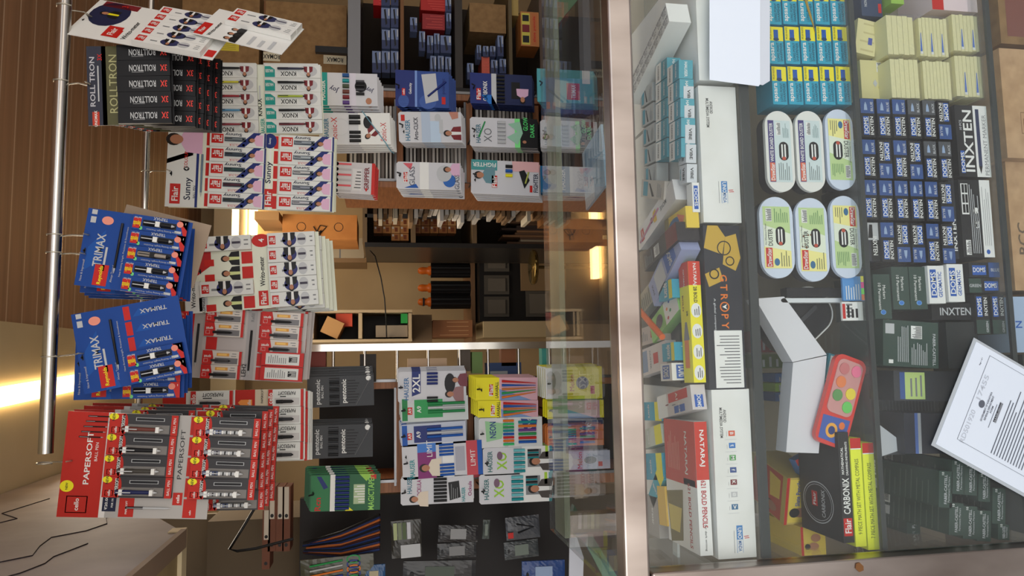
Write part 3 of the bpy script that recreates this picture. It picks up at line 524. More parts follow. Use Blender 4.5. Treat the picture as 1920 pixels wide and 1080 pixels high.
def k_blue(d): d.r(0,0,1,.36,NV); d.r(.3,.12,.5,.18,RD,2); d.t('cello',.4,.15,4,W_,0,3); d.t('GRIPPER',.62,.22,7,W_,90,2,None,False) if 0 else d.t('Gelocity',.5,.28,6,W_,0,2); d.r(0,.36,1,.40,M((120,150,210)),2); d.p([(.1,.56),(.9,.48),(.95,.75),(.2,.8)], LG, 2); d.b.tube([(-14,-10,1.2),(16,-44,1.2)],2,NV,6); d.r(.1,.86,.3,.93,RD,2); d.t('pointec',.6,.9,8,NV,0,2,30); d.e(.15,.15,.18,.1,M((60,90,160)),1); d.e(.15,.6,.2,.16,M((60,90,160)),1)
def k_carb(d): d.r(0,0,1,.34,NV); slot(d,.5,.06); d.r(.12,.10,.5,.17,RD,2); d.t('Flair',.31,.135,8,W_,0,3,20); d.t('CARBONIX',.42,.24,8,W_,0,2,38); d.r(0,.34,1,.42,LG,2); pens_through(d,.02,.98,.42,.55,8,[K_]); d.r(.1,.55,1,1,M((30,40,80)),1); d.r(.2,.66,.75,.8,K_,2); d.man(.3,.84,28,PINK,3,90); d.p([(0,.3),(.3,.18),(.3,.34),(0,.42)],M((30,110,190)),2)
def k_teal(d): d.r(0,0,1,1,M((92,176,184)),1); slot(d,.5,.35); d.r(.1,.55,.6,.8,RD,2); d.t('TRIMAX',.35,.68,9,W_,0,3,26); d.r(.6,.85,1,1,W_,2)
def k_sonic(d): slot(d,.5,.05); d.t('HAUSER',.5,.10,9,M((60,120,150)),0,2,40); d.t('Sonic-X',.5,.21,11,RD,0,2,44,False); x,y=d.q(.55,.30); d.b.ring(x,y,16,.5,.6,LG,20); pens_through(d,.05,.45,.42,.58,3,[K_]); pens_through(d,.6,.95,.42,.58,2,[K_]); d.r(0,.55,1,1,W_,3); d.t('Sonic-X',.4,.9,11,RD,0,4,36,False); d.man(.35,.72,26,MAR,4,45,W_); d.b.tube([(-34,-60,2),(34,-14,2)],1,M((110,160,180)),5); d.e(.7,.68,.2,.06,K_,4)
def k_arto(d): slot(d,.35,.08); d.r(.7,.04,.9,.1,RD,2); d.t('HAUSER',.4,.14,9,M((60,120,150)),0,2,40); d.t('Arto-CLICK',.45,.27,8,M((60,60,70)),0,2,44); d.r(0,.36,1,.5,M((180,196,216)),2); d.r(.0,.5,.7,.66,M((190,210,230)),2); d.r(.3,.64,.75,.7,LG,3); d.man(.3,.85,32,MAR,2,0,W_); d.p([(.75,.85),(1,.8),(1,.95),(.8,.95)],M((190,130,110)),2); d.e(.8,.62,.14,.05,LG,2)
def k_xo(d): slot(d,.35,.06); d.t('HAUSER',.45,.12,9,M((60,110,130)),0,2,36); d.t('XO',.4,.26,15,M((110,112,116)),0,2,26,False); d.t('GLOW',.82,.82,9,M((90,220,120)),0,4,26); d.t('DARK',.6,.92,8,M((90,220,120)),0,4,26); d.b.tube([(-10,48,1),(20,36,1)],1.5,GN,5); pens_through(d,.1,.9,.40,.52,6,[LG]); d.r(0,.66,1,.82,M((130,236,140)),1); d.r(.0,.74,1,1,K_,2); d.p([(.1,.70),(.35,.54),(.55,.70),(.8,.56),(.9,.74),(.5,.78)],M((150,200,170)),3); d.man(.2,.84,20,K_,3)
def k_glass(d): slot(d,.5,.05); d.r(.25,.11,.62,.17,RD,2); d.t('Flair',.43,.14,8,W_,0,3,20); d.t('GLASS',.48,.24,10,M((70,74,90)),0,2,36,False); d.p([(.05,.12),(.2,.3),(.05,.34)],BL,2); d.p([(.95,.1),(.95,.25),(.7,.22)],M((210,90,100)),2); d.r(0,.36,1,.5,W_,2); d.e(.6,.74,.3,.12,LG,3); d.e(.35,.82,.25,.1,M((40,100,180)),2); d.man(.75,.86,30,PINK,4); d.t('GLASS',.3,.94,9,M((70,74,90)),0,4,28,False)
def k_fight(d): d.r(.7,0,1,.38,M((70,150,150)),2); d.t('FIGHTER',.9,.2,10,W_,90,3,34,False) if 0 else d.t('FIGHTER',.86,.19,8,W_,90,3,44); d.man(.55,.2,38,M((100,140,150)),3); slot(d,.4,.06); d.r(.2,.30,.55,.38,RD,3); d.t('Flair',.38,.34,9,W_,0,4,22); pens_through(d,.5,.9,.5,.6,3,[YE,BL,K_]); d.r(.7,.6,1,1,M((226,178,178)),2); d.p([(.2,.78),(.7,.70),(.75,.78),(.45,.86)],K_,4); d.b.tube([(-10,-38,2),(12,-44,2)],1.6,M((180,190,90)),6); d.r(.1,.86,.3,.9,RD,3); d.t('FIGHTER',.38,.95,9,M((40,50,70)),0,3,36)
def k_spir(d):
    for i in range(6): d.e(.08+.17*i,.06,.06,.05,K_,2); d.r(.05+.17*i,.0,.11+.17*i,.42,M((214,90,100)),2) if i%2 else d.r(.05+.17*i,.0,.11+.17*i,.42,M((180,176,180)),2)
    d.r(.1,.45,.8,.68,M((214,212,214)),2); d.l(.15,.47,.75,.66,K_,6,3,True,.25); d.t('GRIPPER',.5,.8,9,MAR,0,3,44); d.r(.1,.78,.2,.82,RD,3); d.r(0,.92,1,1,RD,3)
def k_hb(d): d.r(0,0,1,.55,M((20,96,140)),1); slot(d,.6,.2); d.t('HAUSER',.5,.42,9,W_,0,2,40)
def k_pent(d): slot(d,.4,.07); d.t('pentonic',.5,.17,11,LG,0,2,46); d.t('BALL PEN',.5,.225,4,LG); pens_through(d,.05,.95,.33,.48,8,[K_,M((60,62,66))]); d.t('pentonic',.5,.56,11,W_,0,3,44); d.e(.9,.92,.08,.04,W_,2); [d.r(.1+.09*i,.60,.13+.09*i,.72+.02*(i%4),K_,2) for i in range(9)]; d.b.tube([(-26,-28,1),(28,-58,1)],.5,GY,4)
def k_magic(d): d.r(.02,.02,.98,.28,M((46,120,74)),1); d.t('Rcn',.2,.12,11,RD,0,2,24); slot(d,.5,.05); d.p([(.6,.2),(.95,.1),(.95,.16),(.65,.26)],NV,2); d.r(0,.29,1,.36,W_,2); pens_through(d,.02,.98,.36,.56,9,[NV]); d.r(.18,.62,.72,.78,M((170,190,150)),2); d.l(.2,.62,.7,.78,W_,7,3,True,.4); d.t('MAGICTAPEN',.5,.87,11,M((150,210,100)),0,2,66) ; d.r(.86,.86,.98,.94,RD,2); d.p([(.0,.5),(.1,.56),(.0,.62)],YE,2); d.p([(1,.7),(.8,.8),(1,.9)],M((150,200,80)),1)
def k_2xl(d): slot(d,.5,.04); d.t('HAUSER',.45,.12,9,M((60,110,160)),0,2,42); d.p([(.2,.2),(1,.2),(1,.33),(.3,.33)],NV,1); d.t('2XL',.62,.265,14,W_,0,2,34); pens_through(d,.55,.98,.42,.58,4,[NV]); pens_through(d,.0,.2,.42,.58,2,[K_]); d.e(.6,.76,.32,.08,K_,2); d.man(.25,.83,34,M((150,110,110)),3); d.man(.7,.9,30,M((120,60,70)),3)
def k_bag(c, c2, s):
    def f(d): d.r(.05,.02,.95,.1,c2,1); slot(d,.5,.05); d.r(.3,.10,.6,.17,RD,2); d.t(s,.45,.135,6,W_,0,3); d.r(.15,.20,.9,.62,c,1); d.t(s,.5,.27,8,W_,0,2); pens_through(d,.3,.8,.4,.95,3,[c2,LG])
    return f
def k_lim(d): slot(d,.65,.05); d.t('HAUSER',.3,.12,9,TL,0,2,34); d.r(0,.19,1,.42,M((130,40,110)),1); d.r(.75,.19,1,.42,M((60,120,200)),2); d.t('LIMIT',.85,.34,10,W_,0,3,30,False); d.man(.3,.35,40,M((222,210,190)),3); pens_through(d,.6,.98,.46,.64,4,[BL]); pens_through(d,.02,.4,.46,.64,4,[BL]); d.r(.0,.5,1,.64,W_,1); d.r(.15,.66,.85,.78,M((170,170,180)),2); d.r(0,.80,1,.96,M((196,70,80)),1); d.t('LIMIT',.5,.88,9,W_,0,2,30,False); d.r(.0,.94,1,1,BL,2)
def k_ock(d): slot(d,.5,.06); d.t('HAUSER',.72,.12,9,M((40,110,130)),0,2,32); d.t('OCKULA',.6,.25,8,M((150,50,110)),0,2,30); d.man(.2,.25,34,M((220,205,185)),3); pens_through(d,.05,.95,.45,.63,7,[K_]); d.p([(.1,.67),(.75,.65),(.8,.8),(.2,.82)],K_,2); d.l(.15,.68,.7,.79,GY,4,3,False,.3); d.t('HAUSER',.3,.86,7,TL,0,2,26); d.t('Ockula',.5,.95,7,M((150,50,110)),0,2)
def k_yel(d): d.r(0,0,1,.38,YE,1); slot(d,.45,.1); d.r(.2,.22,.7,.28,RD,2); d.t('Flair',.45,.25,8,W_,0,3,22); d.t('LARABALL',.45,.34,6,K_,0,2,30); d.r(0,.38,1,1,M((216,170,180)),1); d.p([(0,.4),(.5,.38),(0,.9)],M((120,150,196)),2)
def k_yel2(d):
    k_yel(d)
    for i,c_ in enumerate((ORG,GN,M((200,120,60)),BL,RD)): u=d.q(.12+.18*i,0)[0]; u2=d.q(.35+.1*i,0)[0]; d.b.tube([(u,d.q(0,.42)[1],1.5),(u2,d.q(0,.97)[1],1.5)],[2.4,.5],c_,6)
def k_neon(d): d.t('NEON',.6,.22,12,M((40,60,130)),0,3,30); d.p([(.2,.12),(.9,.1),(.8,.4),(.3,.36)],M((150,200,150)),2); d.r(.02,.4,1,.46,LG,2); pens_through(d,.05,.95,.38,.55,8,[M((50,190,110)),ORG,RD,BL,TL,GN]); pens_through(d,.1,.9,.62,.9,6,[BL,RD,GN,M((110,60,140)),ORG,TL]); d.p([(.55,.72),(.95,.66),(.9,.92),(.6,.9)],M((60,80,150)),5); d.t('FUNK',.75,.8,8,W_,0,6,22)
def k_xoman(d): slot(d,.4,.06); d.t('HAUSER',.5,.1,9,M((50,110,110)),0,2,38); d.t('XO',.5,.27,19,M((150,200,50)),0,2,32); d.e(.7,.24,.15,.04,M((120,90,110)),3); pens_through(d,.05,.95,.44,.60,6,[TL,M((110,190,196))]); d.r(0,.56,1,1,W_,1); d.r(.25,.64,.9,.84,GY,2); pens_through(d,.55,.9,.64,.8,4,[TL,K_]); d.man(.45,.84,44,M((72,66,62)),4,0,W_); d.r(0,.96,1,1,TL,3); d.r(.6,.9,1,.94,M((170,210,60)),4)
def k_kin(d): d.r(.02,0,.98,.25,W_,1); d.t('Melon',.5,.5,9,RD,0,2,30,False); d.e(.5,.7,.2,.12,GY,2); d.r(.15,.85,.4,.93,RD,2)
PACKS = [ # x0 y0 x1 y1 roll copies step(dx dY dz) base design label
 (596,136,707,199,1,6,(-.004,.011,-.004),W_,k_aqua,'white sketch pen pack with a teal header, top right of the right stand','sketch pens'),
 (742,132,842,202,0,5,(-.001,.012,-.006),M((40,70,140)),k_blue,'blue blister pack with a single blue pen, on the right stand','pen pack'),
 (881,138,999,197,0,4,(.0,.012,-.004),M((28,38,78)),k_carb,'navy pack of black pens with a person in a pink shirt printed on it','pen pack'),
 (1006,130,1040,194,0,5,(.0,.012,-.006),M((92,176,184)),k_teal,'pale teal pack with a red name panel, just above the counter glass','pen pack'),
 (600,211,731,272,2,4,(-.002,.012,-.004),W_,k_sonic,'white pack of black-capped gel pens, second row of the right stand','pen pack'),
 (748,209,866,268,2,5,(-.0,.012,-.004),W_,k_arto,'white pack with pale blue bands and a man in maroon, middle of the right stand','pen pack'),
 (881,221,1009,277,0,4,(.0,.012,-.004),W_,k_xo,'white and neon green glow in the dark pen pack with a black foot','pen pack'),
 (1012,226,1042,280,0,3,(.0,.012,-.003),W_,k_xo,'white pen pack cut off by the counter glass, under the glow pack','pen pack'),
 (627,304,702,364,-2,3,(-.002,.012,-.003),M((200,196,200)),k_spir,'clear spiral-topped pack of red and grey pens beside the central gap','pen pack'),
 (744,304,864,356,0,5,(-.003,.012,-.004),W_,k_glass,'white pack with a red badge, blue swirl and a man in pink, beside the gap','pen pack'),
 (883,301,1012,366,-1,5,(-.002,.012,-.005),W_,k_fight,'white and teal pack with a boxing man and a triangular window','pen pack'),
 (1012,312,1042,362,0,3,(.0,.012,-.003),W_,k_hb,'dark blue headed white pack just above the counter glass','pen pack'),
 (578,705,700,762,1,4,(.006,.012,.001),M((56,58,62)),k_pent,'charcoal grey pack of black pens, upper one on the left stand nearest the ladder','pen pack'),
 (576,797,698,858,0,4,(.003,.012,.001),M((54,56,60)),k_pent,'charcoal grey pack of black pens, left of the other charcoal pack','pen pack'),
 (582,890,712,957,-1,4,(.004,.012,.004),M((38,96,62)),k_magic,'dark green pack of blue fibre pens with a white band','pen pack'),
 (747,696,874,754,0,3,(.004,.012,.000),W_,k_2xl,'white pack with a navy name panel and two printed players','pen pack'),
 (752,744,878,789,1,3,(.004,.012,.001),M((200,206,204)),k_bag(GN,M((30,130,70)),'A9'),'crinkled clear and green pen bag on the left stand','pen bag'),
 (752,793,874,834,2,3,(.004,.012,.001),M((190,196,210)),k_bag(NV,BL,'A9'),'crinkled clear and blue pen bag below the green one','pen bag'),
 (755,830,905,894,2,3,(-.004,.012,-.003),W_,k_lim,'purple and blue headed pack of blue pens with a bearded man in cream','pen pack'),
 (752,893,888,944,0,3,(.002,.012,-.002),W_,k_ock,'white pack of black pens with a magenta name, lowest left of the stand','pen pack'),
 (891,708,1009,750,-1,4,(.002,.012,.003),YE,k_yel2,'bright yellow headed pack of wooden pens, right one of two','pen pack'),
 (895,751,1010,782,-1,4,(.002,.012,.003),YE,k_yel2,'bright yellow headed pack of wooden pens, left one of two','pen pack'),
 (897,783,1018,838,0,3,(.002,.012,.002),M((214,216,214)),k_neon,'clear pack of rainbow neon pens','pen pack'),
 (905,838,1037,889,0,3,(.003,.012,.003),W_,k_xoman,'white pack with a lime green cross and teal pens, upper of the matching pair','pen pack'),
 (898,888,1036,942,0,3,(.003,.012,-.004),W_,k_xoman,'white pack with a lime green cross hanging lowest on the left stand','pen pack'),
 (1021,688,1052,748,0,4,(.002,.012,.003),YE,k_kin,'yellow and white pack with a red name, just above the counter glass','pen pack'),
 (1024,751,1054,784,0,2,(.002,.012,.003),YE,k_yel,'plain yellow pack top beside the yellow and white pack above the glass','pen pack'),
 (1024,797,1054,836,0,2,(.002,.012,.003),M((210,120,60)),k_neon,'orange and blue pack just above the counter glass','pen pack'),
 (1036,846,1056,880,0,1,(.002,.012,.003),M((190,196,214)),k_kin,'small pale lilac pack just above the counter glass','pen pack'),
]
YP = 1.99; RW = M((206,206,210))  # RW: darker copy of the white, shade on the stands put into its colour
for (x0,y0,x1,y1,roll,nc,st,base,des,lab,cat) in PACKS:
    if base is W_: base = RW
    if nc > 4: nc = 4
    cut = x1 > 1030 and x1-x0 < 60
    if cut: x1 = x0+110
    f, W0, H0 = place(x0, y0, x1, y1, YP, roll); b = B(); cc = min(W0, 30)*.12; z = 3.2
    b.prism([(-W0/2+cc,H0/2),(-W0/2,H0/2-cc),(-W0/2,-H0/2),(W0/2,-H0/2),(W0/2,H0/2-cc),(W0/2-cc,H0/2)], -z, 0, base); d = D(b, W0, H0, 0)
    if cut: d.H = 34*3; d.cv = H0/2-51
    des(d)
    me = b.mesh('pen_pack', f.k); g = cat+' hanging behind another: '+lab
    for i in range(nc, -1, -1):
        m_ = Matrix.Translation(Vector(st)*i) @ f.m @ Matrix.Rotation(R(random.uniform(-1,1) if i else 0), 4, 'Z')
        ob = put('pen_bag' if 'bag' in cat else 'pen_pack', me, m_)
        if i == 0: tag(ob, lab, cat)
        else: tag(ob, None, cat, 'behind the '+' '.join(lab.split()[:7])); ob['label'] = 'one of the packs tucked behind the '+' '.join(lab.replace(',', '').split()[:9]).removesuffix(' with a').removesuffix(' of the').removesuffix(' and a').removesuffix(' a').removesuffix(' on').removesuffix(' with').removesuffix(' of').removesuffix(' the').removesuffix(' by')
    # peg through the pack
    t = f.m @ Vector((0, (H0/2-H0*.055)*f.k, 0)); b = B(); b.tube([(t.x, YK-.007, t.z+.002), (t.x, YP-.02, t.z-.001), (t.x, YP-.03, t.z+.008)], .0022, M((60,60,62), .4, .6), 6)
    wbuild(b, 'display_peg', 'small dark metal peg holding packs on a display stand', 'hook', 'pegs on the display stands')
# ---- chrome ladder between gap and left stand
pr = pxbox(568, 1062, 643, 656, 2.04, .02); t = thing('chrome_ladder_rack', 'polished chrome upright with short rungs, left of the central gap', 'rack', Matrix.Translation((pr[0], 2.05, 0)))
part(t, 'upright', [(pr[0], pr[1], 2.04, 2.065, 0, pr[5])], CHROME)
lx = P(900, 713, 2.05).x
for x in (625, 684, 745, 803, 862, 915, 972, 1030):
    z = P(x, 656, 2.05).z; b = B(); b.tube([(pr[0], 2.052, z), (lx, 2.052, z)], .004, CHROME, 8); wbuild(b, 'rung', parent=t)
def simple(name, x0, x1, y0, y1, Y, d, mat, label, cat, group=None, des=None, roll=0, yaw=0, mats=None):
    f, W0, H0 = place(x0, y0, x1, y1, Y, roll, yaw); b = B(); b.box(-W0/2, -H0/2, W0/2, H0/2, -d/f.k, 0, mat)
    if des: des(D(b, W0, H0, 0))
    ob = put(name, b.mesh(name, f.k), f.m); return tag(ob, label, cat, group)
# ---- right rear shelves with clip boxes
YB = 2.50
xr = pxbox(640, 1060, -90, 168, YB, .4); t = thing('rear_shelving', 'dark shelving with steel fronts behind the right stand, holding blue boxes', 'shelf', Matrix.Translation((xr[0]+.3, YB+.2, 0)))
for x, h, mt in ((664, .042, DSTEEL), (754, .012, BRN), (860, .026, M((52,46,42))), (957, .012, M((92,78,52))), (1036, .03, M((120,108,98)))):
    z = P(x, 60, YB).z; part(t, 'shelf', [(xr[0], xr[1], YB, YB+.4, z-h/2, z+h/2)], mt)
part(t, 'side_panel', [(xr[0]-.02, xr[0]-.0005, YB, YB+.4, 0, P(655, 60, YB).z)], DARK); part(t, 'back_panel', [(xr[0], xr[1], YB+.401, YB+.41, 0, P(648, 60, YB).z)], M((44,36,30), .8))
CB = M((116,132,170), .5); DB = M((52,62,100), .5)
def d_clip(d): d.r(0,0,.45,1,DB,1); d.p([(.1,.5),(.9,.3),(.95,.5),(.2,.7)],K_,2); d.r(.6,.8,.95,.95,LG,1)
for i, (x0,x1,y0,y1) in enumerate([(714,731,14,52),(732,747,14,52),(715,731,55,92),(732,747,53,92),(697,714,95,137),(715,731,95,137),(732,747,95,137),(714,731,-28,11),(732,747,-28,11),
    (785,797,58,96),(800,812,66,100),(813,824,62,100),(825,846,66,100),(806,818,104,150),(820,832,104,150),(834,846,106,150),(768,782,32,60),(834,846,-2,22),(836,846,24,54),
    (905,916,86,106),(918,929,86,106),(932,944,66,106),(936,949,110,138),(920,933,112,140),(893,902,84,112),(875,888,118,150)]):
    simple('clip_box', x0+1, x1, y0, y1, YB+.03, .05, CB, 'small blue grey carton with a black clip pictured, on the rear right shelves', 'box', 'blue grey clip boxes on the rear right shelves', d_clip)
for (x0,x1,y0,y1,c_,lab) in ((789,846,-6,21,RD,'bright red carton pack at the right edge of the rear shelves'),(792,834,26,56,M((150,40,44)),'dark red carton below the bright red pack on the rear shelves'),(903,918,106,140,M((200,90,70)),'white and orange carton among the blue grey clip boxes'),(700,727,-20,11,M((190,36,40)),'small red carton on the topmost rear shelf')):
    simple('red_carton', x0, x1, y0, y1, YB+.04, .1, M((180,40,38)) if c_ == RD else c_, lab, 'box', None, lambda d: d.l(.05,.1,.95,.9,M((220,90,80)),5,1,True,.15))
simple('brown_carton', 880, 949, 6, 62, YB+.03, .2, CARD, 'brown carton standing in the dark third rear shelf', 'carton')
def d_slate(d): d.r(.04,.05,.96,.5,M((208,196,80)),1); d.r(.1,.1,.3,.45,K_,2); d.r(.4,.08,.62,.48,MAR,2); d.r(.72,.1,.9,.45,K_,2); d.r(.04,.6,.96,.9,M((190,110,60)),1); d.t('slate pencils',.5,.75,6,RD,0,2,50)
simple('chalk_pencil_box', 976, 1011, 21, 88, YB-.02, .1, M((186,120,66)), 'orange and yellow pencil box with dark pictures, on the lowest rear right shelf', 'box', None, d_slate)
simple('folded_paper_bag', 951, 972, -20, 30, YB+.02, .1, M((176,150,90), .8), 'crumpled tan paper bag at the right edge of the rear shelves', 'bag')
# big cartons above
zc = P(664, 60, YB).z+.023
def carton(x0, x1, y0, y1, Y, d, lab, mat=CARD, des=None, roll=0, name='large_carton', yaw=0):
    f, W0, H0 = place(x0, y0, x1, y1, Y, roll, yaw); t = thing(name, lab, 'carton', f); b = B(); b.box(-W0/2, -H0/2, W0/2, H0/2, -d/f.k, 0, mat); put('body', b.mesh('body', f.k), None, t)
    for nm_, fn in (des or []): b = B(); fn(D(b, W0, H0, 0)); put(nm_, b.mesh(nm_, f.k), None, t)
    return t
TAPE = M((214,206,180), .3)
def d_c1(d): d.r(0,.52,1,.58,TAPE,1); d.r(.1,.0,.9,.02,BRN,1)
def d_big(d):
    d.b.box(*( (lambda a,b_: (a[0], b_[1], b_[0], a[1]))(d.q(.48,.02), d.q(.50,.98)) ), 0, .3, M((92,64,38)))
    for t0 in (.0, .68): 
        x, y = d.q(.5, t0); d.r(.42,t0,.58,t0+.28,TAPE,2); d.t('ROMAX',.47,t0+.09,9,K_,90,3,26); d.t('ROMAX',.54,t0+.2,9,M((190,180,40)),90,3,24)
carton(497, 648, 2, 190, 2.62, .4, 'large taped cardboard carton on top of the rear right shelves', CARD, [('seam', lambda d: d.r(0,.0,1,.02,BRN,1)), ('tape', lambda d: (d.r(.38,.0,.47,.20,TAPE,2), d.t('ROMAX',.425,.1,9,K_,90,3,30))), ('tape', lambda d: (d.r(.38,.72,.47,1,TAPE,2), d.t('ROMAX',.425,.86,9,K_,90,3,30)))])
carton(345, 483, -30, 150, 2.62, .4, 'upper large cardboard carton with a yellow sheet stuck on it', CARD, [('yellow_sheet', lambda d: (d.r(.3,.30,.5,.74,M((214,196,60)),2), d.l(.31,.35,.49,.7,M((120,110,50)),9,3,True,.12))), ('address_label', lambda d: (d.r(.36,.76,.48,.90,LG,2), d.l(.37,.8,.46,.88,K_,6,3,True,.4))), ('tape', lambda d: d.r(.5,.3,.57,1,TAPE,2))])
carton(300, 345, -60, 120, 2.75, .4, 'topmost brown carton under the plank ceiling', M((96,74,48), .8))
simple('black_tube', 592, 660, 87, 99, 2.52, .02, K_, 'black tube leaning in front of the lower large carton', 'tube')
# ---- far background seen through the gap
fb_ = []
YG = 3.3
xr = pxbox(640, 1060, 150, 466, YG, .5); z1 = P(684, 440, YG).z; t = thing('glass_showcase', 'dark glass-sided showcase deep in the shop, full of cartons and books', 'cabinet', Matrix.Translation((xr[1]-.3, YG+.25, 0)))
part(t, 'upright', [(xr[0], xr[0]+.02, YG, YG+.5, 0, z1)], M((40,38,38), .3)); c = P(800, 406, YG).x; part(t, 'upright', [(c-.008, c+.008, YG, YG+.02, 0, z1)], M((50,48,48), .3, .5))
for x in (684, 775, 890, 1040): z = P(x, 440, YG).z; part(t, 'shelf', [(xr[0]+.021, xr[1], YG, YG+.49, z-.01, z+.01)], M((110,90,66), .4))
part(t, 'back_panel', [(xr[0], xr[1], YG+.5, YG+.52, 0, z1)], M((58,48,38), .8))
for (xb, ya, yb, rows) in ((768, 410, 462, 4), (768, 352, 400, 4), (883, 410, 440, 5), (768, 300, 345, 3)):
    for r in range(rows):
        for c_ in range(int((yb-ya)/14)):
            if random.random() < .12: continue
            x1 = xb-2-r*16.5 if xb < 800 else xb-28-r*16.5
            if xb > 800: x1 = 855-r*16.5
            simple('small_brown_carton', x1-15.5, x1, ya+c_*14, ya+c_*14+13.2, YG+.04, .08, random.choice([M((170,118,70), .8), M((150,100,60), .8), M((186,140,92), .8)]), 'small brown carton stacked in the far glass showcase', 'box', 'small brown cartons in the showcase', lambda d: (d.r(.2,.4,.8,.75,M((120,60,30)),1), d.r(.6,.1,.9,.3,LG,1)))
for i in range(26):
    y = 462-i*4.3; hh = random.uniform(60, 108)
    simple('book', 1036-hh*.9, 1036, y-3.9, y, YG+.05, .15, random.choice([M((150,112,80), .8), M((110,84,66), .8), M((176,160,136), .8), M((70,58,56), .8)]), 'thin book standing in the lower shelf of the far showcase', 'book', 'books in the far showcase')
for i in range(34):
    y0 = 372+random.uniform(0, 30); x = 700+i*9.6
    simple('paper_bundle', x, x+7, 366, 366+random.uniform(20, 52), 2.5+random.uniform(0, .04), .12, random.choice([M((196,186,166), .7), M((150,120,88), .7), M((206,202,196), .7), M((120,96,72), .7)]), 'thin paper bundle lying in the pile left of the right stand', 'paper', 'paper bundles left of the right stand')
q_ = pxbox(1027, 1040, 364, 412, 2.49, .18); b = B(); wbox(b, q_[0], q_[1], q_[2], q_[3], 0, q_[5], BRN); wbuild(b, 'wooden_crate', 'plain brown crate under the pile of paper bundles left of the right stand', 'crate')
def d_bike(d):
    for a in (.25, .75):
        x, y = d.q(a, .5); d.b.ring(x, y, 8.5, 1, d.z(1), K_, 18)
    x, y = d.q(.5, .45); d.b.tube([(x-12, y-3, 1), (x-3, y+8, 1), (x+7, y+6, 1), (x+12, y-3, 1)], .8, K_, 4); d.b.tube([(x-12, y-3, 1), (x, y-5, 1), (x+6, y+7, 1)], .8, K_, 4); d.b.ell(x+1, y+15, 2.4, 2.4, .6, K_)
    d.b.tube([(x-2, y+5, 1), (x+1, y+12, 1)], 2, K_, 5)
f, W0, H0 = place(532, 402, 668, 449, 3.5, 0, 0); t = thing('bicycle_printed_carton', 'orange brown carton with a black cyclist printed on its side, on the far showcase', 'carton', f)
CO = noisy('orange_carton', (176,112,52), (190,126,62), 10, .8); b = B(); b.box(-W0/2, -H0/2, W0/2, H0/2, -.3/f.k, 0, CO); b.box(-W0/2+2, H0/2, -W0/2+16, H0/2+30, -60, -58, CO); put('body', b.mesh('body', f.k), None, t)
b = B(); dd = D(b, H0, W0, 0); d_bike(dd); cs = [(y, -x, z) for x, y, z in b.v]; b.v = [( -y, x, z) for x, y, z in b.v]; put('printed_cyclist', b.mesh('printed_cyclist', f.k), None, t)
carton(478, 522, 396, 412, 3.45, .3, 'tan carton edge above the cyclist carton', M((170,130,84), .8))
simple('cream_bin', 617, 682, 446, 484, 4.2, .3, M((190,176,150)), 'cream plastic bin on a ledge under the cyclist carton', 'bin', None, lambda d: (d.r(.0,.3,.9,.34,GY,1),))
simple('wall_ledge', 597, 686, 484, 492, 4.2, .3, M((150,120,86)), 'brown ledge edge below the cream bin on the far wall', 'shelf')
# black flasks
simple('flask_shelf', 884, 891, 462, 640, 4.0, .4, M((126,96,70), .7), 'brown board carrying the black cylinders with orange caps', 'shelf')
for i, (yc, lab) in enumerate(((482, 'first'), (508, 'second'), (540, 'third'), (566, 'fourth'))):
    f = Fr(P(882, yc, 4.06)); nm = 'black ribbed cylinder with an orange cap on the far shelf, '+lab+' from the right'
    t = thing('capped_cylinder', nm, 'cylinder', f); b = B(); pr_ = []
    for j in range(28): a = 2*math.pi*j/28; r_ = 12.6+(.6 if j % 2 else -.6); pr_.append((r_*math.cos(a), r_*math.sin(a)))
    b.prism(pr_, 0, 74, K_); b.v = [(x, z, y) for x, y, z in b.v]; b.f = [tuple(reversed(q_)) for q_ in b.f]; put('body', b.mesh('body', f.k), None, t)
    b = B(); OC = M((214,106,34), .4); prof = [(9,74),(9,78),(6.5,80),(6.5,84),(7,90),(5.5,96),(2,98)]
    vs = [(r_*math.cos(2*math.pi*j/16), y_, r_*math.sin(2*math.pi*j/16)) for r_, y_ in prof for j in range(16)]; b.add(vs, [(q_*16+j, (q_+1)*16+j, (q_+1)*16+(j+1) % 16, q_*16+(j+1) % 16) for q_ in range(6) for j in range(16)], OC, True); b.add(vs[-16:], [tuple(range(15, -1, -1))], OC)
    if i == 3: b.box(-7.3, 86, 7.3, 89, -7.3, 7.3, K_)
    put('cap', b.mesh('cap', f.k), None, t)
# dark speaker cabinet with grey panels
xr = pxbox(898, 1070, 462, 602, 3.9, .4); t = thing('panelled_cabinet', 'black cabinet with grey square panels under the capped cylinders', 'cabinet', Matrix.Translation(((xr[0]+xr[1])/2, 4.1, 0)))
part(t, 'body', [(xr[0], xr[1], 3.9, 4.3, 0, xr[5])], M((26,24,24), .5))
for (x0,x1,y0,y1) in ((908,955,474,509),(908,955,516,552),(908,955,556,594),(986,1034,545,594)):
    q_ = pxbox(x0, x1, y0, y1, 3.888, .01); part(t, 'panel', [q_], M((84,80,74), .5)); q_ = pxbox(x0+7, x1-7, y0+6, y1-6, 3.882, .005); part(t, 'panel_rim', [q_], M((104,98,90), .5))
simple('wall_board', 976, 1062, 462, 545, 3.86, .02, M((128,104,74), .8), 'plain tan board in front of the black cabinet behind the round table', 'board')
simple('cream_carton', 906, 1050, 602, 632, 3.7, .3, M((150,134,104), .8), 'plain beige carton left of the panelled black cabinet', 'carton')
f = Fr(P(1000, 501, 3.2)); b = B(); prof = [(0,4),(31,4),(33,2),(33,-1),(31,-4),(3,-6),(3,-100),(3,-f.p.z/f.k)]
b2 = B(); vs = [(r_*math.cos(2*math.pi*j/28), y_, r_*math.sin(2*math.pi*j/28)) for r_, y_ in prof for j in range(28)]
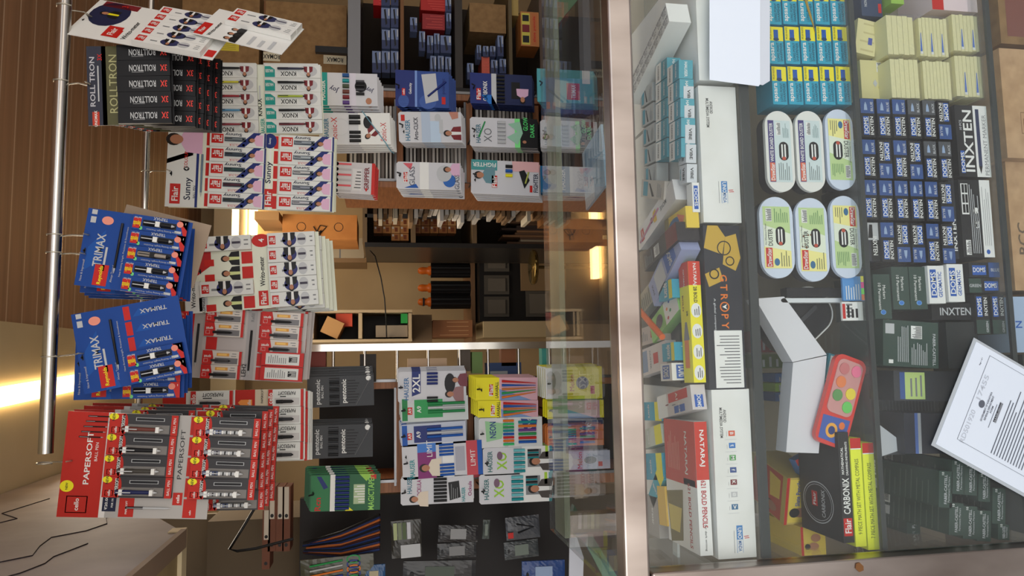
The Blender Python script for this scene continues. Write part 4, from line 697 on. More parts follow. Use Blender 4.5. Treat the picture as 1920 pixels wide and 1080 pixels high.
b2.add(vs, [(q_*28+j, (q_+1)*28+j, (q_+1)*28+(j+1) % 28, q_*28+(j+1) % 28) for q_ in range(7) for j in range(28)], M((120,100,56), .15, .8), True)
ob = put('round_table', b2.mesh('round_table', f.k), f.m); tag(ob, 'small round pedestal table with a brass rim, seen edge-on through the gap', 'table')
# cube shelf
q0 = pxbox(574, 772, 582, 641, 3.6, .3); t = thing('cube_shelf', 'beige wall shelf with two open cells of clutter, above the chrome upright', 'shelf', Matrix.Translation((q0[0], 3.6, q0[4])))
SHM = M((176,156,126), .7)
for (x0,x1,y0,y1) in ((574,772,581,586),(574,772,636,641),(574,579,587,635),(584,588,587,635),(672,679,587,635),(766,772,587,635)): part(t, 'board', [pxbox(x0, x1, y0, y1, 3.6, .3)], SHM)
part(t, 'back_panel', [pxbox(574, 772, 581, 641, 3.905, .01)], M((48,40,34)))
simple('tilted_tan_carton', 606, 640, 598, 630, 3.62, .2, M((170,130,84), .8), 'tilted tan carton in the upper cell of the cube shelf', 'carton', roll=-25)
simple('grey_roll', 705, 764, 610, 632, 3.62, .1, M((130,116,96), .3), 'shiny grey roll in the lower cell of the cube shelf', 'roll'); simple('green_bottle', 752, 764, 588, 606, 3.62, .06, M((30,140,60), .4), 'green bottle at the edge of the cube shelf cell', 'bottle'); simple('red_packet', 630, 660, 588, 612, 3.64, .1, M((180,70,50), .6), 'red and orange packet in the upper cell of the cube shelf', 'packet')
simple('brown_file_stack', 812, 886, 600, 632, 3.7, .3, M((130,86,56), .6), 'brown stack of files right of the cube shelf', 'files', None, lambda d: d.l(0,.1,1,.9,M((190,150,110)),4,1,True,.1))
simple('plain_board', 772, 810, 590, 642, 3.75, .05, M((120,100,78), .8), 'plain brown panel between the cube shelf and the file stack', 'panel')
b = B(); b.tube([P(x, y, Y_) for x, y, Y_ in ((694,470,3.28),(703,480,3.4),(714,520,3.45),(721,560,3.5),(724,600,3.55),(725,638,3.62))], .003, K_, 5); wbuild(b, 'black_cable', 'thin black cable sagging across the tan wall in the gap', 'cable')
b = B(); b.tube([P(x, y, 4.84) for x, y in ((768,455),(775,468),(772,480),(760,482))], .02, M((70,58,46), .5), 8); wbuild(b, 'pipe_bend', 'dark bent pipe end on the far wall by the first capped cylinder', 'pipe')
# behind the ladder
for (x0,x1,y0,y1,c_,lab) in ((912,978,680,706,(36,54,90),'dark blue folder with a grey label standing behind the yellow packs'),(1016,1050,646,690,(70,150,140),'teal cardboard sheet beside the chrome upright at counter height'),(1030,1052,655,700,(40,100,160),'blue sheet just left of the teal cardboard sheet'),(765,838,672,700,(180,150,120),'beige box behind the chrome rungs'),(885,905,660,700,(96,120,66),'olive green packet behind the chrome rungs'),(860,882,656,696,(80,70,60),'grey roll of tape behind the chrome rungs'),(675,705,664,716,(40,34,30),'black bundled bag behind the chrome rungs'),(565,610,655,700,(112,50,44),'maroon box edge beneath the red gel pen card'),(940,968,654,686,(120,72,40),'brown wooden block behind the chrome rungs')):
    simple(lab.split(' stand')[0].split(' be')[0].replace(' with a grey label','').replace(' cardboard','').replace(' just left of the teal','').replace(' ','_'), x0, x1, y0, y1, 2.05, .04, M(c_, .6), lab, lab.split()[2] if len(lab.split()) > 2 else 'box', None, (lambda d: d.r(.1,.1,.4,.6,GY,1)) if 'label' in lab else None)
# ---- dark corner on the left
simple('dark_pegboard', 570, 1075, 925, 1150, 2.35, .03, DARK, 'black board behind the dark bags in the left corner', 'board')
simple('drab_cabinet_side', 392, 560, 976, 1150, 2.5, .3, M((96,84,68), .8), 'drab brown cupboard side under the wooden bulkhead', 'cupboard')
def d_file(d): d.r(.0,.05,.12,.95,M((200,190,176)),1); d.e(.06,.3,.03,.03,K_,2); d.e(.06,.7,.03,.03,K_,2)
for i, (x0, y0) in enumerate(((492,958),(503,914),(518,914),(530,914))):
    f, W0, H0 = place(x0, y0, x0+14, y0+118-(i==0)*10, 2.2); b = B(); b.box(-W0/2,-H0/2,W0/2,H0/2,-50,0,M((112,70,54), .7)); dd = D(b,W0,H0,0); dd.r(.5,.2,1,.8,M((200,190,176)),1); dd.e(.55,.5,.03,.22,K_,2); dd.e(.1,.5,.03,.22,K_,2)
    ob = put('file_box', b.mesh('file_box', f.k), f.m); tag(ob, 'brown file box with a white label strip, stacked above the paint brushes', 'box', 'brown file boxes in the left corner')
b = B(); b.tube([P(x, y, 2.1) for x, y in ((482,945),(455,990),(430,1030),(445,1033),(480,1028),(550,1010))], .004, K_, 5); wbuild(b, 'black_strap', 'black strap hanging against the drab cupboard in the left corner', 'strap')
for i in range(15):
    y1 = 965+i*4.6; c_ = [K_, M((40,50,90)), M((180,100,50)), M((60,30,30)), M((30,50,100))][i % 5]; b = B()
    b.tube([P(568+random.uniform(0,14), 1018+i*1.4, 2.2), P(640, (1018+y1)/2+6+i, 2.16), P(712, y1, 2.1+.003*i)], [.003,.0045,.004], c_, 6)
    wbuild(b, 'paint_brush', 'long thin brush or pencil in the fan of brushes in the dark left corner', 'brush', 'brushes fanned in the left corner')
for i, (x0,x1,y0,y1,c1,c2,lab) in enumerate(((734,790,976,1044,(60,58,52),(160,170,120),'dark makeup-like palette with olive and grey strips in the left corner'),(822,896,985,1016,(44,42,44),(150,150,150),'crinkled black pen bag, upper right in the dark corner'),(820,893,1018,1046,(60,62,64),(130,130,130),'crinkled clear bag below the upper black pen bag'),(948,1012,968,1010,(80,84,92),(120,40,46),'clear bag of black scissors with a red tag'),(945,1010,1014,1046,(72,78,80),(110,120,110),'clear bag beneath the scissors bag'),(756,892,1052,1100,(40,40,46),(80,90,80),'long dark bag at the very bottom of the left corner'),(978,1060,1052,1100,(40,84,160),(150,170,200),'blue and grey packet beside the counter in the left corner'),(905,918,975,1010,(96,106,100),(120,130,120),'small greenish card strip between the dark bags'),(566,700,1045,1100,(90,90,70),(190,90,50),'clear pack of scissors and green handles at bottom left'),(680,722,1060,1110,(40,100,160),(180,170,140),'blue and cream bottle beside the scissors pack'))):
    f, W0, H0 = place(x0, y0, x1, y1, 2.12, random.uniform(-4, 4)); b = B(); nU, nV = 14, 18; vs = []
    for a in range(nU+1):
        for c_ in range(nV+1): vs.append(((a/nU-.5)*W0, (c_/nV-.5)*H0, 3*math.sin(a/nU*math.pi)*math.sin(c_/nV*math.pi)**.5+random.uniform(0, .5)))
    b.add(vs, [(a*(nV+1)+c_, (a+1)*(nV+1)+c_, (a+1)*(nV+1)+c_+1, a*(nV+1)+c_+1) for a in range(nU) for c_ in range(nV)], M(tuple(int(v*.8) for v in c1), .3, 0, None, .3))
    b.box(-W0/2, -H0/2, W0/2, H0/2, -4, -.2, M(c1)); dd = D(b, W0, H0, 4.5)
    if i == 0: [dd.r(.5+.0*j,.08+.15*j,.95,.2+.15*j,M(q_),0) for j, q_ in enumerate(((170,180,130),(120,130,100),(80,96,60),(200,200,206)))]; dd.r(.0,.3,.35,.95,LG,0)
    elif i == 3: dd.r(.1,.04,.35,.2,RD,0); b.tube([(-8,10,5),(0,-20,5),(8,12,5)],1.6,K_,5)
    elif i == 8:
        for j in range(5): b.tube([(-20+9*j,50,5),(-14+9*j,-10,5)],2,[GN,M((40,60,140)),ORG,LG,GN][j],5); b.ring(-14+9*j,-30,8,2.4,5,[GN,M((40,60,140)),ORG,M((40,60,140)),GN][j],16,13)
    else: dd.r(.2,.3,.8,.7,M(c2),-1); dd.e(.5,.12,.1,.03,K_,1)
    nm = ['eyeshade_palette','pen_bag','clear_bag','scissors_bag','clear_bag','dark_bag','blue_packet','card_strip','scissors_pack','glue_bottle'][i]
    if i == 0: nm = 'colour_palette'; lab = 'dark palette with olive and grey strips, in the left corner'
    tag(put(nm, b.mesh(nm, f.k), f.m), lab, nm.split('_')[-1])
# ================================================================ goods in the counter
def gbox(name, x0, x1, y0, y1, d, mat, label, cat, des=None, Y=1.022, roll=0, yaw=0, group=None, top=None, side=None):
    "carton standing in the counter; optional drawing on its front, top and right side"
    f, W0, H0 = place(x0, y0, x1, y1, Y, roll, yaw); b = B(); dp = d/f.k; b.box(-W0/2, -H0/2, W0/2, H0/2, -dp, 0, mat)
    if des: des(D(b, W0, H0, 0))
    if top: c = B(); top(D(c, W0, dp, 0)); b2 = [(x, H0/2+z, -dp/2-y) for x, y, z in c.v]; n = len(b.v); b.v += b2; b.f += [tuple(n+q for q in ff) for ff in c.f]; b.m += [b.mi(c.mats[i]) for i in c.m]; b.sm += c.sm
    ob = put(name, b.mesh(name, f.k), f.m); return tag(ob, label, cat, group)
APT = M((40,160,190)); APY = M((240,226,40)); DOM = M((44,92,176)); ICE = M((54,82,138)); FC = M((52,72,64)); WHB = noisy('white_carton', (222,222,216), (232,232,228), 12, .6)
# ---- shelf 1: the long boxes
def d_andr(d): 
    d.t('ANDROID', .80, .62, 8, K_, 180, 1, 46) if 0 else None
    d.t('ANDROID', .84, .32, 6, M((60,60,60)), 180, 1, 24); d.t('MULTIMEDIA SYSTEM', .80, .22, 6, M((60,60,60)), 180, 1, 56)
def d_uno(d, a=.22):
    d.r(a-.08, .50, a+.08, .66, M((70,130,190)), 1); d.t('UNO', a+.035, .58, 8, W_, 180, 2, 20); d.r(a-.08,.51,a-.002,.65,W_,1.5); d.t('MINDA', a-.04, .58, 7, M((60,110,170)), 180, 2.5, 19); d.t('//', a+.01, .76, 9, RD, 20, 1); d.l(a-.08, .42, a+.08, .45, GY, 1, 1)
def d_A(d): d_andr(d); d_uno(d, .22)
def d_B(d):
    d_andr(d); d_uno(d, .11)
    for i, (c_, s_) in enumerate(((M((214,90,60)),'B'),(M((60,120,190)),'t'),(M((90,160,90)),'M'),(M((60,84,140)),'f'),(M((120,40,44)),'K'),(M((190,190,190)),'@'),(M((60,110,150)),'>'))):
        a = .735-.0725*i; d.r(a-.016, .40, a+.016, .57, c_, 1); d.t(s_, a, .485, 7, W_, 180, 2); d.l(a-.018, .34, a+.018, .36, GY, 1, 1); d.r(a-.038, .3, a-.036, .6, LG, 1)
def d_G(d):
    BLKG = M((44,46,54)); 
    for i, ch in enumerate('GTROPY'):
        pass
    for ch, a in (('G',.96-.0),('A',.90)): pass
    for ch, a in (('G',.675),('T',.617),('R',.558),('P',.440),('Y',.386)): d.t(ch, a+.0, .5, 14, ORG, 180, 2)
    d.b.v = d.b.v; x, y = d.q(.499, .5); d.b.ring(x, y, 9.5, 2.2, .6, ORG, 22); d.b.poly([(x,y+5),(x+5,y-5),(x,y-2),(x-5,y-5)], .9, W_)
    d.t('A Rosmerta company', .45, .23, 5, LG, 180, 2, 62) if 0 else d.t('A global company', .45, .23, 5, LG, 180, 2, 62)
    YB_ = M((196,160,60)); d.p([(1,.12),(.86,.0),(.82,.5),(.93,.6),(1,.4)],YB_,1); d.p([(.93,.6),(.76,.5),(.72,.85),(.8,1),(.95,.9)],YB_,1); d.p([(.7,.0),(.74,.4),(.66,.5),(.62,.1)],YB_,1); x,y=d.q(.86,.55); d.b.ring(x,y,14,2,.8,K_,20); x,y=d.q(.78,.7); d.b.ring(x,y,9,2,.9,K_,16); x,y=d.q(.7,.25); d.b.ring(x,y,10,2.5,.9,K_,18)
    d.r(.01,.18,.355,.94,W_,2.5); d.l(.03,.22,.33,.86,M((80,80,84)),16,3.5,True,.25); 
def lbl(s): return s
xA = gbox('radio_carton', 1312, 1387, 158, 419, .36, WHB, 'long white carton with a blue and white maker logo, under the small blue boxes', 'carton', d_A, 1.018)
gbox('tracker_carton', 1322, 1395, 421, 729, .36, M((44,46,54), .35), 'black carton with orange capital letters and a yellow excavator print', 'carton', d_G, 1.018)
gbox('radio_carton', 1338, 1414, 731, 1042, .36, WHB, 'long white carton with a row of small app icons, next to the corner post', 'carton', d_B, 1.018)
gbox('white_carton', 1304, 1376, -90, 156, .36, WHB, 'white carton behind the white paper sheets at the right end', 'carton', None, 1.018)
zA = P(1312, 288, 1.018).z; zC = P(1322, 575, 1.018).z; zB = P(1338, 886, 1.018).z; zD = P(1304, 33, 1.018).z
def zt(y): return max(zA, zB, zC, zD)+.0015
ZL = zt(0)
# white sheets stuck on the glass
def sheet(name, pts, Y, mat, label, cat, t=.0008, des=None):
    b = B(); q = [P(x, y, Y) for x, y in pts]; b.prism([(p.x, p.z) for p in q], 0, t, mat); b.v = [(x, Y-w_, z) for x, z, w_ in b.v]
    return wbuild(b, name, label, cat)
sheet('paper_sheet', [(1330,-20),(1330,150),(1422,162),(1425,158),(1425,-20)], .9985, M((226,234,244), .5), 'blank bluish white paper sheet taped over the counter glass at the right end', 'paper')
sheet('paper_sheet', [(1334,-20),(1334,140),(1430,160),(1443,152),(1443,-20)], .9998, M((206,212,220), .5), 'second paper sheet peeking out below the blank bluish sheet', 'paper')
# ---- lying boxes on top of the long cartons
def lay(name, A_, B_, wpx, h, mat, label, cat, des=None, z=None, group=None, front=None, ymin=1.022):
    "flat box; A_ and B_ are the photo points of the ends of its centre line (left, right), wpx its width in pixels"
    z = (z or ZL)+h; a = Pz(*A_, z); c = Pz(*B_, z); m_ = (a+c)/2; ax = (c-a); L_ = ax.length; yaw = math.degrees(math.atan2(ax.y, ax.x)); f = Fr(m_, yaw=yaw, flat=True); k = f.k
    ny = wpx*k/2*abs(math.cos(R(yaw)))+L_/2*abs(math.sin(R(yaw))); dy = max(0, ymin-(m_.y-ny)) or min(0, 1.388-(m_.y+ny)); f.m.translation = m_+Vector((0, dy, 0))
    b = B(); W0 = L_/k; b.box(-W0/2, -wpx/2, W0/2, wpx/2, -h/k, 0, mat)
    if des: des(D(b, W0, wpx, 0))
    if front: c = B(); front(D(c, W0, h/k, 0)); n = len(b.v); b.v += [(x, -wpx/2-zz, y-h/k/2) for x, y, zz in c.v]; b.f += [tuple(n+q for q in ff) for ff in c.f]; b.m += [b.mi(c.mats[i]) for i in c.m]; b.sm += c.sm
    return tag(put(name, b.mesh(name, k), f.m), label, cat, group)
def d_dark(d): d.r(.5,0,1,1,W_,1) if 0 else None; d.r(0,.0,1,.48,W_,1); d.t('DARKIES',.5,.24,6,K_,180,2,d.W*.75); d.t('HAUSER',.5,.75,6,W_,180,2,d.W*.75)
TB = M((70,150,170))
for r in range(5):
    for c_ in range(2):
        y0 = 116+37*r; x = 1240+26*c_
        lay('eraser_box', (x, y0+35), (x, y0), 56, .022, TB, 'small teal and white eraser box in the block of boxes on the white carton', 'box', d_dark, group='teal and white eraser boxes', front=lambda d: (d.r(0,0,1,1,M((80,160,176)),1), d.t('HAUSER',.5,.5,6,W_,180,2,28)))
def d_vibe(d): d.t('VIBE',.5,.6,9,K_,180,2,d.W*.7); d.t('HAUSER',.5,.2,5,TL,180,2,d.W*.6)
for r in range(5): lay('vibe_pen_box', (1290, 187+38*r), (1290, 152+38*r), 36, .016, M((206,210,214)), 'pale grey box marked in black capitals in front of the teal eraser boxes', 'box', d_vibe, group='pale grey boxes before the teal ones', front=lambda d: d.t('VIBE',.5,.5,6,K_,180,1,22))
def d_grey(d): d.r(.1,.1,.9,.3,TB,1); d.p([(.1,.5),(.8,.35),(.82,.4),(.12,.6)],K_,1); d.l(.1,.7,.9,.9,GY,4,1)
for r in range(5): lay('marker_box', (1212+r*2, 196+37*r), (1212+r*2, 162+37*r), 62, .02, M((176,178,176)), 'grey printed box in the row behind the teal eraser boxes', 'box', d_grey, group='grey boxes behind the teal ones')
lay('marker_box', (1222, 372), (1224, 338), 120, .025, M((190,182,172)), 'worn grey tan box lying left of the grey printed boxes', 'box', d_grey)
def d_hs(d): 
    for i in range(9):
        for j in range(2): d.t('HAUSER',.06+.11*i,.15+.5*j,7,TXT,180,1,24); d.t('OXO',.06+.11*i,.36+.5*j,9,K_,180,1,16,False); d.r(.11*i,.0+.5*j,.11*i+.004,.5+.5*j,LG,1)
lay('long_white_box', (1205, 150), (1288, -22), 44, .035, W_, 'long white strip of small boxes lying diagonally near the right end', 'box', d_hs)
def d_move(d): d.t('MOVE',.5,.72,9,GY,90,2) ; d.man(.55,.45,30,M((220,180,60)),2); d.r(.2,.08,.8,.16,RD,2); d.t('Flair',.5,.12,6,W_,0,3,18); d.b.tube([(-9,90,1),(6,-20,1)],2,M((190,130,150)),5)
lay('pencil_box', (1232, 424), (1226, 388), 195, .022, M((222,220,220)), 'white box with a child and a red logo, lying between grey and black boxes', 'box', d_move)
def d_geo(d): d.r(0,.0,1,.2,M((120,110,60)),1); d.e(.5,.5,.3,.3,M((60,110,160)),1); d.p([(.1,.8),(.9,.6),(.6,.95)],M((230,130,90)),2); d.e(.3,.4,.1,.1,K_,2)
lay('game_box', (1285, 432), (1282, 392), 105, .02, M((226,196,70)), 'yellow box with blue and orange shapes beside the black carton corner', 'box', d_geo)
def d_doms(d): d.r(.1,.2,.9,.8,DOM,1); d.t('DOMS',.5,.5,d.H*.45,W_,180,2,d.W*.6)
gbox('doms_box', 1298, 1312, 342, 398, .02, W_, 'white box end with blue and white lettering above the first white carton', 'box', d_doms)
lay('barcode_box', (1252, 476), (1248, 442), 180, .035, M((44,40,44), .4), 'dark maroon box with a barcode lying between pencil box and ruler box', 'box', lambda d: (d.r(.2,.35,.8,.5,W_,1), d.l(.22,.36,.78,.49,K_,12,2,True,.4), d.l(.1,.05,.9,.3,GY,6), d.r(0,.7,1,1,M((110,34,40)),1)))
def d_scale(d): d.r(.1,.55,.9,.85,DOM,1); d.t('DOMS',.5,.7,d.W*.3,W_,180,2,d.W*.66); d.r(.1,.2,.9,.5,LG,1); d.t('SCALE',.5,.1,6,K_,180,1)
lay('ruler_box', (1256, 522), (1244, 482), 170, .03, M((150,158,196)), 'lilac white box with a blue panel of white letters, open flap', 'box', d_scale)
def d_nat(d): d.r(.8,0,1,1,M((206,60,40)),1); d.t('NATARAJ',.86,.5,d.H*.4,W_,0,2,d.W*.13) if 0 else d.t('NATARAJ',.87,.5,7,W_,180,2,32); d.p([(.5,.4),(.35,.2),(.35,.8),(.5,.6)],GY,1); d.r(.12,.25,.35,.7,ORG,1); d.t('BOLD',.66,.3,6,M((120,30,30)),180,2,30); d.t('2B',.57,.7,7,K_,180,2)
def d_natf(d): d.r(.8,0,1,1,M((206,60,40)),1); d.t('NATARAJ',.89,.5,8,W_,180,2,42); [ (d.e(.08+.17*i,.5,.06,.42,W_,1), d.l(.04+.17*i,.3,.12+.17*i,.8,K_,3,2)) for i in range(4)]; d.t('2B BOLD',.72,.5,7,K_,180,2,30)
lay('yellow_pencil_box', (1296, 718), (1284, 492), 44, .0185, M((238,226,40)), 'bright yellow pencil box with a red end lying on the black carton', 'box', d_nat, front=d_natf)
def d_aps2(d): d.t('apsara',.5,.5,d.H*.3,W_,180,2,d.W*.8); d.r(0,.75,1,1,YE,1) 
lay('sharpener_box', (1276, 556), (1274, 520), 70, .03, APT, 'teal box with white lettering behind the right part of the yellow box', 'box', d_aps2, front=lambda d: d.t('apsara',.5,.5,9,W_,180,1,30), ymin=1.062)
lay('sharpener_box', (1274, 677), (1272, 642), 62, .03, APT, 'teal box with white lettering behind the left part of the yellow box', 'box', d_aps2, front=lambda d: d.t('apsara',.5,.5,9,W_,180,1,30), ymin=1.062)
lay('eraser_pack', (1258, 612), (1250, 572), 150, .02, M((150,206,110)), 'light green and white eraser pack with fruit dots behind the yellow box', 'pack', lambda d: (d.r(0,.55,1,1,W_,1), d.e(.5,.35,.3,.12,M((90,70,84)),2), [d.e(.2+.2*i,.65+.1*(i%2),.07,.03,c_,2) for i,c_ in enumerate((RD,GN,ORG,BL))]), ymin=1.062)
lay('doms_carton', (1282, 716), (1280, 682), 60, .035, W_, 'white box with a blue label behind the left end of the yellow box', 'box', d_doms, front=d_doms, ymin=1.062)
lay('printed_box', (1222, 700), (1218, 650), 160, .02, M((214,204,200)), 'white and blue printed box behind the teal boxes, lying at a slant', 'box', lambda d: (d.r(.1,.1,.9,.4,M((130,150,180)),1), d.r(.3,.6,.7,.75,RD,2), d.t('DUSTER',.5,.5,7,GY,180,2,34)), ymin=1.115)
lay('printed_box', (1216, 645), (1214, 612), 150, .016, M((206,190,180)), 'white and maroon printed box with an orange pencil lying across it', 'box', lambda d: (d.r(.3,.6,.7,.8,RD,2), d.l(.2,.2,.8,.5,GY,5)), ymin=1.115)
b = B(); q1 = Pz(1199, 582, ZL+.035); q2 = Pz(1242, 632, ZL+.035); b.tube([q1, q2], .005, M((240,110,40), .4), 8); wbuild(b, 'orange_pencil', 'orange pencil lying on the printed boxes under the top glass', 'pencil')
lay('black_tray', (1246, 712), (1244, 570), 150, .004, M((30,30,34)), 'black flat tray under the boxes behind the yellow pencil box', 'tray', z=ZL-.0015)
lay('clear_packet', (1222, 568), (1216, 532), 150, .018, M((160,166,156), .2, 0, None, .8), 'crinkled clear packet of dark pieces right of the green eraser pack', 'packet', lambda d: d.l(.1,.1,.9,.9,M((70,80,70)),12,1), ymin=1.115)
# left group
def d_a1(d): d.r(.0,.0,1,.3,W_,1); d.r(.55,.35,.95,.9,RD,1); d.t('A1',.75,.6,10,W_,180,2); d.r(.05,.5,.35,.8,DOM,1); d.t('DOMS',.2,.65,8,W_,180,2,20); d.e(.42,.5,.03,.06,GY,2); d.e(.5,.3,.03,.05,MAR,2)
lay('doms_pencil_box', (1290, 782), (1285, 736), 175, .022, M((206,198,196)), 'white and red box with a blue label beside the large red pencil box', 'box', d_a1, front=lambda d: (d.r(.1,.2,.6,.8,DOM,1), d.t('DOMS',.35,.5,8,W_,180,2,24)))
def d_621(d): 
    d.r(.50,0,1,1,M((200,56,40)),1); d.r(.0,.6,.55,.95,W_,1); d.t('621 BOLD PENCILS',.27,.76,12,M((180,40,40)),180,2,118); d.t('NATARAJ',.75,.7,14,W_,180,2,80); d.l(.6,.1,.95,.5,M((230,150,130)),8,2); d.p([(0,.1),(.4,.0),(.45,.55),(.05,.5)],M((120,110,60)),1); d.p([(.1,.1),(.3,.05),(.3,.5),(.1,.4)],M((210,190,90)),2)
def d_621f(d): d.r(.56,0,1,1,M((200,56,40)),1); d.t('NATARAJ',.80,.5,11,W_,180,2,66); d.t('621 BOLD PENCILS',.38,.5,10,M((180,40,50)),180,2,84); d.t('for dark writing',.13,.5,5,K_,180,2,46,False)
lay('red_pencil_box', (1296, 1034), (1284, 790), 150, .019, W_, 'large red and white pencil box lying on the icon-printed white carton', 'box', d_621, front=d_621f)
for i, (a_, b_, w2, c_, lab) in enumerate((((1228,790),(1226,755),110,APT,'teal and yellow box at the back, first left of the white printed boxes'),((1238,842),(1234,806),120,M((200,206,190)),'white and yellow paper packet at the back between two teal boxes'),((1226,900),(1222,850),100,APT,'crumpled teal packet at the back near the long grey strip'),((1250,932),(1240,905),90,M((60,170,190)),'short teal eraser packet with a yellow edge'))):
    lay('sharpener_packet', a_, b_, w2, .02, c_, lab, 'packet', lambda d: (d.r(0,.7,1,1,YE,1), d.t('apsara',.5,.4,9,W_,180,2,26)), ymin=1.15)
lay('yellow_eraser', (1252, 990), (1246, 915), 40, .022, M((232,190,80)), 'yellow eraser bar lying near the left end under the top glass', 'eraser', ymin=1.137)
lay('grey_flat_box', (1226, 1005), (1222, 930), 60, .02, M((170,164,158)), 'grey worn box behind the yellow eraser near the left end', 'box', lambda d: d.t('eraser',.5,.5,8,W_,180,1,30), ymin=1.137)
lay('steel_ruler_strip', (1266, 1042), (1262, 840), 22, .004, M((190,194,190)), 'long pale plastic strip lying behind the large red pencil box', 'strip', ymin=1.137)
# ---- shelf 2: sharpener boxes
def d_aps(d): d.r(.62,0,1,1,APY,1); d.t('apsara',.32,.27,9,W_,0,2,36); d.t('LONG POINT',.32,.60,5,M((20,60,80)),0,2,36,False); d.t('SHARPENER',.32,.82,5,M((20,60,80)),0,2,36,False); d.r(.64,.34,.92,.66,BL,2); d.e(.66,.5,.045,.2,M((20,60,100)),3); d.t('MFG BY: PLASTICS',.82,.12,3.5,K_,0,3,24,False)
for r, (x0, y0, y1) in enumerate(((1436,-26,47),(1441,49,121),(1447,124,197))):
    for i in range(5): gbox('sharpener_box', x0+30*i, x0+30*i+29, y0, y1, .05, APT, 'teal and yellow sharpener box in the wrapped block on the middle shelf', 'box', d_aps, 1.03, group='wrapped sharpener boxes')
# ---- dusters
DUW = M((206,216,232), .6); DUS = M((226,226,220), .6); FELT = M((40,40,44), .9)
def stadium(w, h, n=8, r=None): r = r or h/2; return [(w/2-r+r*math.cos(a), sgn*(h/2-r)+r*math.sin(a)) for sgn, rng in ((1, range(0, n+1)), ) for a in [math.pi/2*i/n for i in rng]]+[(-w/2+r+r*math.cos(a), (h/2-r)+r*math.sin(a)) for a in [math.pi/2+math.pi/2*i/n for i in range(n+1)]]+[(-w/2+r+r*math.cos(a), -(h/2-r)+r*math.sin(a)) for a in [math.pi+math.pi/2*i/n for i in range(n+1)]]+[(w/2-r+r*math.cos(a), -(h/2-r)+r*math.sin(a)) for a in [1.5*math.pi+math.pi/2*i/n for i in range(n+1)]]
def duster_pic(d, a, t):
    x, y = d.q(a, t); d.b.poly([(x+u, y+v) for u, v in stadium(36, 19, 5)], d.z(2), K_); d.b.rect(x-13, y+2, x+13, y+5, d.z(3), W_); d.b.rect(x-13, y-4, x+13, y-1, d.z(3), W_); d.b.rect(x-17, y-3, x-11, y+4, d.z(4), M((190,80,60)))
def d_dA(d):
    d.r(0,0,1,1,M((206,220,220)),0); d.r(0,0,1,.26,M((70,58,120)),1); d.r(.01,.02,.31,.24,M((220,110,80)),2); d.t('DrawStar',.16,.13,8,W_,0,3,32); d.t('WHITE BOARD DUSTER',.64,.13,7,W_,0,2,74); duster_pic(d,.5,.66); d.r(.76,.36,.97,.56,W_,1); d.l(.77,.37,.96,.55,K_,11,2,True,.5); d.l(.03,.38,.32,.9,M((110,120,120)),6,1); d.l(.72,.64,.97,.92,M((110,140,140)),5,1)
def d_dB(d):
    d.r(0,0,1,1,M((190,214,150)),0); d.p([(0,0),(.62,0),(.42,1),(0,1)],M((240,232,150)),1); d.p([(.35,0),(.70,0),(.56,1),(.28,1)],M((226,234,214)),1.5); d.r(.02,.05,.33,.30,M((200,54,50)),2); d.t('DrawStar',.175,.175,9,W_,0,3,34); d.t('Dry Whiteboard Master',.55,.08,4,TXT,0,3,40,False); d.t('DUSTER',.50,.24,9,M((60,60,60)),0,3,32); duster_pic(d,.52,.62); d.e(.1,.45,.06,.1,M((60,110,150)),3); d.r(.76,.1,.97,.32,W_,2); d.l(.77,.11,.96,.31,K_,11,3,True,.5); d.l(.03,.58,.3,.94,M((120,120,90)),4,2); d.l(.74,.4,.97,.94,M((110,150,100)),7,2)
def duster(x0, x1, y0, y1, body, des, flip, label):
    f, W0, H0 = place(x0, y0, x1, y1, 1.03, 0); t = thing('whiteboard_duster', label, 'duster', f); b = B(); st = stadium(W0, H0, 8); b.prism(st, -8, 0, body, True); put('plastic_back', b.mesh('plastic_back', f.k), None, t)
    b = B(); b.prism([(u*.97, v*.95) for u, v in st], -34, -8.2, FELT, True); put('felt_pad', b.mesh('felt_pad', f.k), None, t)
    b = B(); des(D(b, W0*.76, H0*.80, .4)); put('label', b.mesh('label', f.k), Matrix.Rotation(math.pi if flip else 0, 4, 'Z'), t)
duster(1434,1491,206,361,DUS,d_dA,0,'dirty white duster with a purple header label, topmost of the right-hand stack')
duster(1491,1547,206,361,DUS,d_dA,0,'second duster with a purple header label, middle of the right-hand stack')
duster(1547,1604,203,357,DUW,d_dB,1,'duster with an upside-down yellow and green label, bottom of the right-hand stack')
duster(1423,1491,368,522,DUW,d_dB,0,'duster with an upright yellow and green label, top of the left-hand stack')
duster(1491,1556,370,528,DUW,d_dB,0,'dirt-stained duster with an olive label, middle of the left-hand stack')
duster(1556,1616,366,522,DUW,d_dB,1,'duster with an upside-down label, bottom of the left-hand stack')
for i in range(9):
    a = Fr(P(1508+random.uniform(-8,14), 455+random.uniform(-24,12), 1.0285)); 
b = B(); f = Fr(P(1510, 452, 1.0284)); 
for i in range(7): b.ell(random.uniform(-20,20), random.uniform(-12,12), random.uniform(.8,3), random.uniform(.6,2), .0+.02*i, M((110,70,40)), 7)
tag(put('dirt_specks', b.mesh('dirt_specks', f.k), f.m), 'brown dirt specks on the middle left duster label', 'dirt', None, 'stuff')
f = Fr(P(1530, 563, 1.05)); t = thing('whiteboard_duster', 'duster seen edge-on standing upright left of the two stacks', 'duster', f, None)
b = B(); b.prism(stadium(13, 142, 6, 6), -22, 0, M((216,220,222), .5), True); b.v = [(x*(1-.4*abs(y)/71), y, z) for x, y, z in b.v]; put('plastic_back', b.mesh('plastic_back', f.k), None, t); b = B(); b.box(6.4, -58, 24, 58, -24, -2, M((34,34,38), .2)); put('felt_pad', b.mesh('felt_pad', f.k), None, t)
